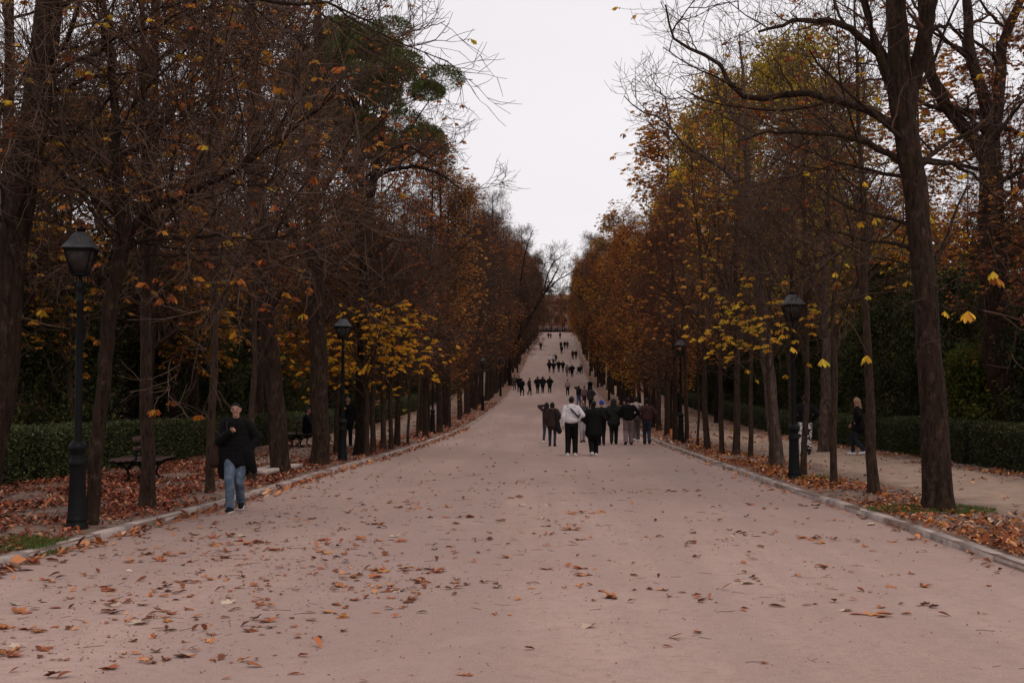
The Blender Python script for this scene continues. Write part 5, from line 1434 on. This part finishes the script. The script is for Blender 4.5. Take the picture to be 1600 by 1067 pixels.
    # ---- things worn or carried
    def strap(a, b_, c, name='bag_strap', col=(.02, .018, .02), w_=.018):
        q = MB(); q.tube(spline([a, b_, c], 8), w_ * k, 6); q.build(name, cloth(col, .6), root, smooth=True)
    if extra == 'crossbody':                                    # strap across the back
        q = MB(); pts = spline([nb + A(-.02, -.15, -.07), pel + A(.10, -.185, .34), pel + A(.225, -.10, .20)], 9); V, F = tubes(pts[None], np.full((1, 9), .026 * k), 6); q.add(V, F); q.build('bag_strap', cloth((.02, .018, .022), .6), root, smooth=True)
        q = MB(); q.caps(pel + A(.26, .02, .16), pel + A(.25, .10, .10), .055 * k, .05 * k, 1.3); remeshed(q, 'bag', cloth((.02, .018, .022)), root, vc, 1)
    if extra == 'shoulderbag':
        strap(sh[1] + A(-.05, .09, .06), armj[1][2] + A(.06, .06, -.02), pel + A(.30, .04, .10))
        q = MB(); q.caps(pel + A(.30, .04, .12), pel + A(.31, .03, -.14), .085 * k, .12 * k, 1.1, (0, 1, 0)); remeshed(q, 'bag', cloth((.035, .018, .015)), root, vc, 2)
    if extra == 'backstrap':
        q = MB(); 
        for s in (-1, 1): 
            pts = spline([sh[0] * .5 + sh[1] * .5 + A(s * .11, -.04, .07), che + A(s * .12, -.17, -.02), pel + A(s * .10, -.165, .18)], 8); V, F = tubes(pts[None], np.full((1, 8), .017 * k), 5); q.add(V, F)
        q.build('shoulder_strap', cloth((.02, .018, .022), .6), root, smooth=True)
    if extra == 'scarf':
        q = MB(); pts = spline([nb + A(.10, -.08, .02), che + A(.20, -.12, -.15), pel + A(.24, -.10, -.12), pel + A(.30, -.08, -.34)], 12)
        for a in range(11): q.caps(pts[a], pts[a + 1], (.045 + .004 * a) * k, (.045 + .004 * a) * k, 1.3)
        for a in range(7): q.caps(pts[-1], pts[-1] + A(-.05 + a * .018, 0, -.10), .008 * k, .006 * k)
        remeshed(q, 'shawl', cloth((.015, .012, .013)), root, vc * .8, 1)
    if extra == 'bag':
        q = MB(); q.caps(armj[1][2] - A(0, 0, .20), armj[1][2] - A(0, 0, .38), .08 * k, .10 * k, 1.2, (0, 1, 0)); remeshed(q, 'handbag', cloth((.02, .016, .016)), root, vc, 1); strap(armj[1][2], armj[1][2] - A(.02, 0, .1), armj[1][2] - A(0, 0, .2))
    if extra == 'flap':                                         # the open front hem blown to one side
        q = MB(); q.caps(pel + A(-.18, .05, -.02), pel + A(-.30, .03, -.27), .075 * k, .03 * k, 1.7, (1, 0, 0))
        q.caps(pel + A(.15, .03, .05), pel + A(.17, .0, -.30), .11 * k, .09 * k, 1.3); q.caps(pel + A(0, -.10, .02), pel + A(0, -.13, -.28), .11 * k, .09 * k, 2.2); q.caps(pel + A(-.15, .02, .05), pel + A(-.17, -.02, -.18), .12 * k, .09 * k, 1.2); remeshed(q, 'coat_hem', cloth(top), root, vc, 2)
        strap(sh[1] + A(-.03, .10, .05), che + A(.13, .16, -.06), pel + A(.28, .06, .12), w_=.014)
        q = MB(); q.caps(pel + A(.31, .02, .16), pel + A(.33, .02, -.10), .075 * k, .11 * k, 1.0, (0, 1, 0)); remeshed(q, 'bag', cloth((.035, .018, .014)), root, vc, 2)
    return root

BLK = (.0055, .0045, .005); DK = (.011, .009, .0095); DENIM = (.065, .10, .17); DENIMD = (.025, .032, .05)
def jeans_mat():
    m, t, b = newmat('washed_denim')
    sp = t.nodes.new('ShaderNodeSeparateXYZ'); t.links.new(coord(t), sp.inputs[0])
    n = noise(t, 7, 5, .6, coord(t)); n2 = noise(t, 30, 4, .6, coord(t, 'Object', (1, 1, 4)))
    col = ramp(t, n, [(.35, (.055, .078, .115)), (.6, (.115, .15, .20)), (.75, (.24, .27, .31))])
    col = mixc(t, .35, col, ramp(t, n2, [(.3, (.3, .3, .3)), (.7, (.7, .7, .7))]), 'OVERLAY')
    t.links.new(col, b.inputs['Base Color']); b.inputs['Roughness'].default_value = .85; bump(t, b, mth(t, 'ADD', n, n2), .8, .02); return m
def splotch_mat():
    m, t, b = newmat('black_white_print')
    n = noise(t, 9, 2, .5, coord(t), 1.2)
    t.links.new(ramp(t, n, [(.47, (.015, .014, .015)), (.52, (.62, .58, .56))]), b.inputs['Base Color']); b.inputs['Roughness'].default_value = .85; return m
person(368, 799, 1.70, 176, 'woman in an oversized black coat and blue jeans walking towards the camera', BLK, None, 'tied', (.010, .007, .006), BLK, .44, 1, ('pocket', 'chest'), 'puffer',
       hood='collar', detail=3, wide=.80, legw=1.02, patt=jeans_mat(), extra='flap', sole=(.55, .5, .48), flare=1.15)
G1 = 'people strolling in the near group'
person(893, 712, 1.80, 4, 'man in a pale grey hoodie and black trousers, black strap across his back', (.58, .53, .55), BLK, 'short', (.012, .010, .010), (.55, .5, .48), .16, 1, ('down', 'pocket'), 'short', 'down', 2, 1.12, 1.22, G1, extra='crossbody', sole=(.6, .55, .52))
person(928, 712, 1.70, -3, 'person in a long black coat and white trainers beside the pale hoodie', BLK, BLK, 'short', (.010, .009, .009), (.60, .56, .54), .38, 1, ('pocket', 'pocket'), 'long', 'collar', 2, 1.22, 1.25, G1, sole=(.6, .55, .52))
person(854, 692, 1.58, 15, 'young woman in a dark maroon jacket and jeans raising a hand to her hair', (.040, .018, .020), DENIMD, 'long', (.012, .010, .010), (.60, .55, .53), .22, 1, ('raised', 'down'), 'jacket', False, 2, .95, .85, G1)
person(863, 697, 1.60, 8, 'woman in a brown fur-collared parka with a black shawl over one arm', (.035, .020, .018), (.03, .035, .05), 'bob', (.012, .010, .010), BLK, .14, -1, ('down', 'pocket'), 'coat', 'fur', 2, 1.05, .85, G1, extra='scarf')
person(910, 691, 1.68, 168, 'man facing the camera, half hidden between the pale hoodie and black coat', (.045, .040, .042), (.30, .27, .27), 'short', (.02, .013, .012), (.045, .015, .015), .3, 1, ('down', 'down'), 'jacket', False, 2, 1.0, 1.0, G1)
person(940, 696, 1.68, 2, 'person in black with a bright blue beanie', DK, BLK, None, DK, BLK, .36, -1, ('pocket', 'pocket'), 'jacket', False, 2, 1.05, 1.0, G1, beanie=(.035, .045, .30))
person(959, 694, 1.74, 6, 'person in a dark green hooded parka with an elbow out, hood up', (.016, .018, .016), (.018, .016, .018), None, DK, BLK, .34, 1, ('pocket', 'akimbo'), 'coat', 'up', 2, 1.10, 1.1, G1)
person(982, 695, 1.76, 1, 'person in a black jacket and loose grey-brown trousers, hands in pockets', BLK, (.17, .125, .115), 'short', (.012, .010, .010), DK, .26, 1, ('akimbo', 'akimbo'), 'jacket', False, 2, 1.12, 1.28, G1)
person(994, 690, 1.80, 3, 'person in a cream top with dark shoulder straps, behind loose grey-brown trousers', (.46, .36, .33), (.085, .065, .06), 'short', (.02, .013, .012), (.6, .55, .52), .3, 1, ('down', 'down'), 'short', 'down', 2, 1.0, 1.1, G1, extra='backstrap')
person(1011, 694, 1.72, 0, 'person in a maroon jacket and dark jeans at the right of the walking group', (.050, .022, .022), (.028, .034, .048), 'full', (.012, .010, .010), BLK, .30, -1, ('pocket', 'pocket'), 'jacket', False, 2, 1.12, 1.05, G1)
G2 = 'people farther up the avenue'
far = [
 (887, 618, 1.62, 0, 'person in a faded pink top walking alone beyond the pale hoodie', (.26, .16, .15), DK, 'short', .2, ('down', 'down'), 'jacket'),
 (904, 634, 1.66, 20, 'dark-coated woman in blue jeans holding one arm out to the side', DK, DENIM, 'long', .1, ('raised', 'reach'), 'jacket'),
 (913, 635, 1.66, 0, 'person in a checked pinkish-grey shirt beyond the near group', (.16, .10, .10), (.05, .03, .03), 'short', .3, ('down', 'down'), 'jacket'),
 (923, 640, 1.74, 0, 'person in dark clothes right beyond the black coat', (.035, .03, .03), DK, 'short', .3, ('down', 'pocket'), 'coat'),
 (922, 622, 1.74, 180, 'person in black with both hands raised to the face near the right kerb', BLK, DK, 'short', .1, ('mouth', 'mouth'), 'coat'),
 (804, 610, 1.70, 0, 'person in olive-brown clothes at the left kerb, leftmost of the distant row', (.06, .05, .035), (.06, .045, .035), 'short', .2, ('down', 'down'), 'jacket'),
 (811, 613, 1.74, 0, 'tall person in black just left of the one turned aside, at the left kerb', BLK, BLK, 'short', .2, ('pocket', 'down'), 'coat'),
 (815.5, 618, 1.70, 30, 'person in black nearest the camera in the distant left group', BLK, BLK, 'short', .2, ('pocket', 'pocket'), 'jacket'),
 (827, 617, 1.70, 60, 'slim person in a dark brown jacket walking alone left of the linked pair', (.04, .022, .02), BLK, 'short', .25, ('down', 'down'), 'jacket'),
 (840, 615, 1.76, 0, 'left one of the two people in black walking shoulder to shoulder', BLK, (.05, .035, .035), 'bob', .3, ('pocket', 'pocket'), 'coat'),
 (848, 614, 1.76, 0, 'right one of the two people in black walking shoulder to shoulder', BLK, DK, 'long', .4, ('pocket', 'pocket'), 'coat'),
 (859, 614, 1.72, 0, 'person in black alone right of the two walking shoulder to shoulder', BLK, BLK, 'bob', .25, ('pocket', 'pocket'), 'coat'),
 (858.5, 582, 1.72, 0, 'leftmost of four distant people in black on the rise', BLK, (.10, .07, .07), 'short', .3, ('pocket', 'pocket'), 'coat'),
 (865, 583, 1.66, 0, 'second from left of four distant people in black on the rise', BLK, (.10, .07, .07), 'bob', .3, ('pocket', 'pocket'), 'coat'),
 (873, 581.5, 1.74, 0, 'third from left of four distant people in black on the rise', BLK, (.05, .04, .04), 'short', .3, ('pocket', 'pocket'), 'coat'),
 (879.5, 581.5, 1.66, 0, 'rightmost of four distant people in black on the rise', BLK, (.10, .07, .07), 'bob', .3, ('pocket', 'pocket'), 'coat'),
 (858.3, 571, 1.72, 0, 'distant person in a white shirt behind the leftmost of the four in black', (.55, .48, .47), BLK, 'short', .3, ('down', 'down'), 'jacket'),
 (864.5, 570, 1.62, 0, 'distant person in white and black behind the four in black', (.40, .34, .34), BLK, 'bob', .3, ('down', 'down'), 'jacket'),
 (868, 569.5, 1.74, 0, 'distant person in a dark jacket beside the one in white and black', DK, (.2, .14, .14), 'short', .3, ('down', 'down'), 'jacket'),
 (886, 588, 1.62, 0, 'distant child-sized figure in grey beside a darker adult', (.15, .10, .10), (.2, .14, .14), 'bob', .2, ('down', 'down'), 'coat'),
 (894, 589, 1.72, 0, 'distant adult in black right of the small grey figure', BLK, BLK, 'short', .2, ('pocket', 'pocket'), 'coat'),
 (891, 584, 1.78, 0, 'distant person in a white top just behind the adult in black', (.5, .43, .42), DK, 'short', .2, ('down', 'down'), 'jacket'),
 (908.5, 583, 1.74, 180, 'distant person in a light top standing behind a pushchair by the right kerb', (.36, .27, .25), DK, 'short', .2, ('front', 'front'), 'jacket'),
 (877.5, 553, 1.74, 0, 'far dark figure near the middle of the steep stretch, lower of two', BLK, (.06, .03, .03), 'short', .2, ('down', 'down'), 'coat'),
 (876.5, 546, 1.74, 0, 'far dark figure near the middle of the steep stretch, upper of two', DK, DK, 'short', .2, ('down', 'down'), 'coat'),
 (882.3, 545, 1.7, 0, 'far dark figure at the right of the steep stretch, left one of a pair', DK, DK, 'short', .2, ('down', 'down'), 'coat'),
 (886.5, 545, 1.7, 0, 'far dark figure at the right of the steep stretch, right one of a pair', (.04, .03, .03), DK, 'short', .2, ('down', 'down'), 'coat'),
 (895, 562, 1.75, 0, 'far maroon-clad figure at the right kerb below the steep stretch', (.06, .025, .025), DK, 'short', .2, ('down', 'down'), 'coat'),
 (900, 561, 1.6, 0, 'far small dark figure at the right kerb beside the maroon-clad one', DK, DK, 'short', .2, ('down', 'down'), 'coat'),
 (845, 547, 1.7, 0, 'far dark figure at the left kerb of the steep stretch', DK, DK, 'short', .2, ('down', 'down'), 'coat'),
 (875.2, 529.5, 1.8, 0, 'tiny dark figure at the very top of the avenue, right of a pair', DK, DK, 'short', .2, ('down', 'down'), 'jacket'),
 (856.8, 529.5, 1.75, 0, 'tiny figure at the very top left of the avenue, darker of a pair', DK, DK, 'short', .2, ('down', 'down'), 'jacket'),
 (860.5, 529.5, 1.7, 0, 'tiny figure at the very top left of the avenue, paler of a pair', (.14, .09, .09), DK, 'short', .2, ('down', 'down'), 'jacket'),
]
for (px, py, H, face, lab, top, legs, hair, st, arms, style) in far:
    person(px, py, H, face, lab, top, legs, hair, (.02, .015, .014), (.03, .025, .025) if 'white' not in lab else DK, st, 1, arms, style, False, 1 if py > 600 else 0, 1.08, 1.05, G2)
# on the side paths
person(1259, 712, 1.78, 5, 'person in a black top and black-and-white patterned trousers behind the right lamp', BLK, None, 'short', (.02, .012, .01), (.02, .02, .02), .2, 1, ('pocket', 'pocket'), 'jacket', False, 2, 1.0, 1.25, None, patt=splotch_mat(), sole=(.6, .55, .53))
person(1342, 711, 1.72, -72, 'blonde woman in a black coat and white trainers walking left along the right hedge', BLK, (.018, .02, .03), 'long', (.26, .16, .10), (.62, .58, .56), .34, 1, ('pocket', 'swing'), 'coat', False, 2, 1.05, 1.0, None, turn=-50)
person(543, 697, 1.72, 170, 'person in black standing on the left path just right of the second lamp', BLK, BLK, 'short', (.015, .012, .012), BLK, .1, 1, ('down', 'pocket'), 'coat', False, 2, 1.05, 1.0, None)
bz2 = .45
for dy, lab, top, lg, hr in ((-.35, 'person in black seated on the far left bench, nearer the camera', BLK, BLK, 'short'), (.45, 'seated person with pale trainers and black-and-white clothes on the far left bench', (.02, .02, .022), (.03, .03, .032), 'long')):
    xx, yy = BENCH2[0] + .30, BENCH2[1] + dy
    person(0, 0, 1.70, 90, lab, top, lg, hr, (.015, .012, .012), (.6, .55, .55) if dy > 0 else DK, 0, 1, ('lap', 'lap'), 'jacket', False, 2, 1.05, 1.0, None, seat=bz2, xy=(xx, yy))
# pushchair by the right kerb
P = ground(904.5, 584); root = empty('pushchair', tuple(P), math.pi + .2, 1, 'small dark pushchair far up by the right kerb', 'pushchair')
mb = MB()
for s in (-1, 1):
    mb.tube([(s * .25, -.45, 1.0), (s * .25, -.2, .6), (s * .24, .3, .12)], .015, 6); mb.tube([(s * .24, .05, .5), (s * .25, -.35, .12)], .015, 6)
mb.tube([(-.25, -.45, 1.0), (.25, -.45, 1.0)], .015, 6); mb.build('frame', M['iron'], root)
mb = MB(); mb.caps((0, -.12, .62), (0, .12, .42), .16, .17, 1.3); mb.build('seat', cloth(DK), root, smooth=True)
mb = MB(); mb.caps((0, -.16, .80), (0, .0, .86), .17, .16, 1.3); mb.build('hood', cloth(BLK), root, smooth=True)
for s in (-1, 1):
    for y_ in (-.36, .31):
        mb = MB(); mb.tube([(s * .25 - .02, y_, .11), (s * .25 + .02, y_, .11)], .11, 14); mb.build('wheel', M['iron'], root)
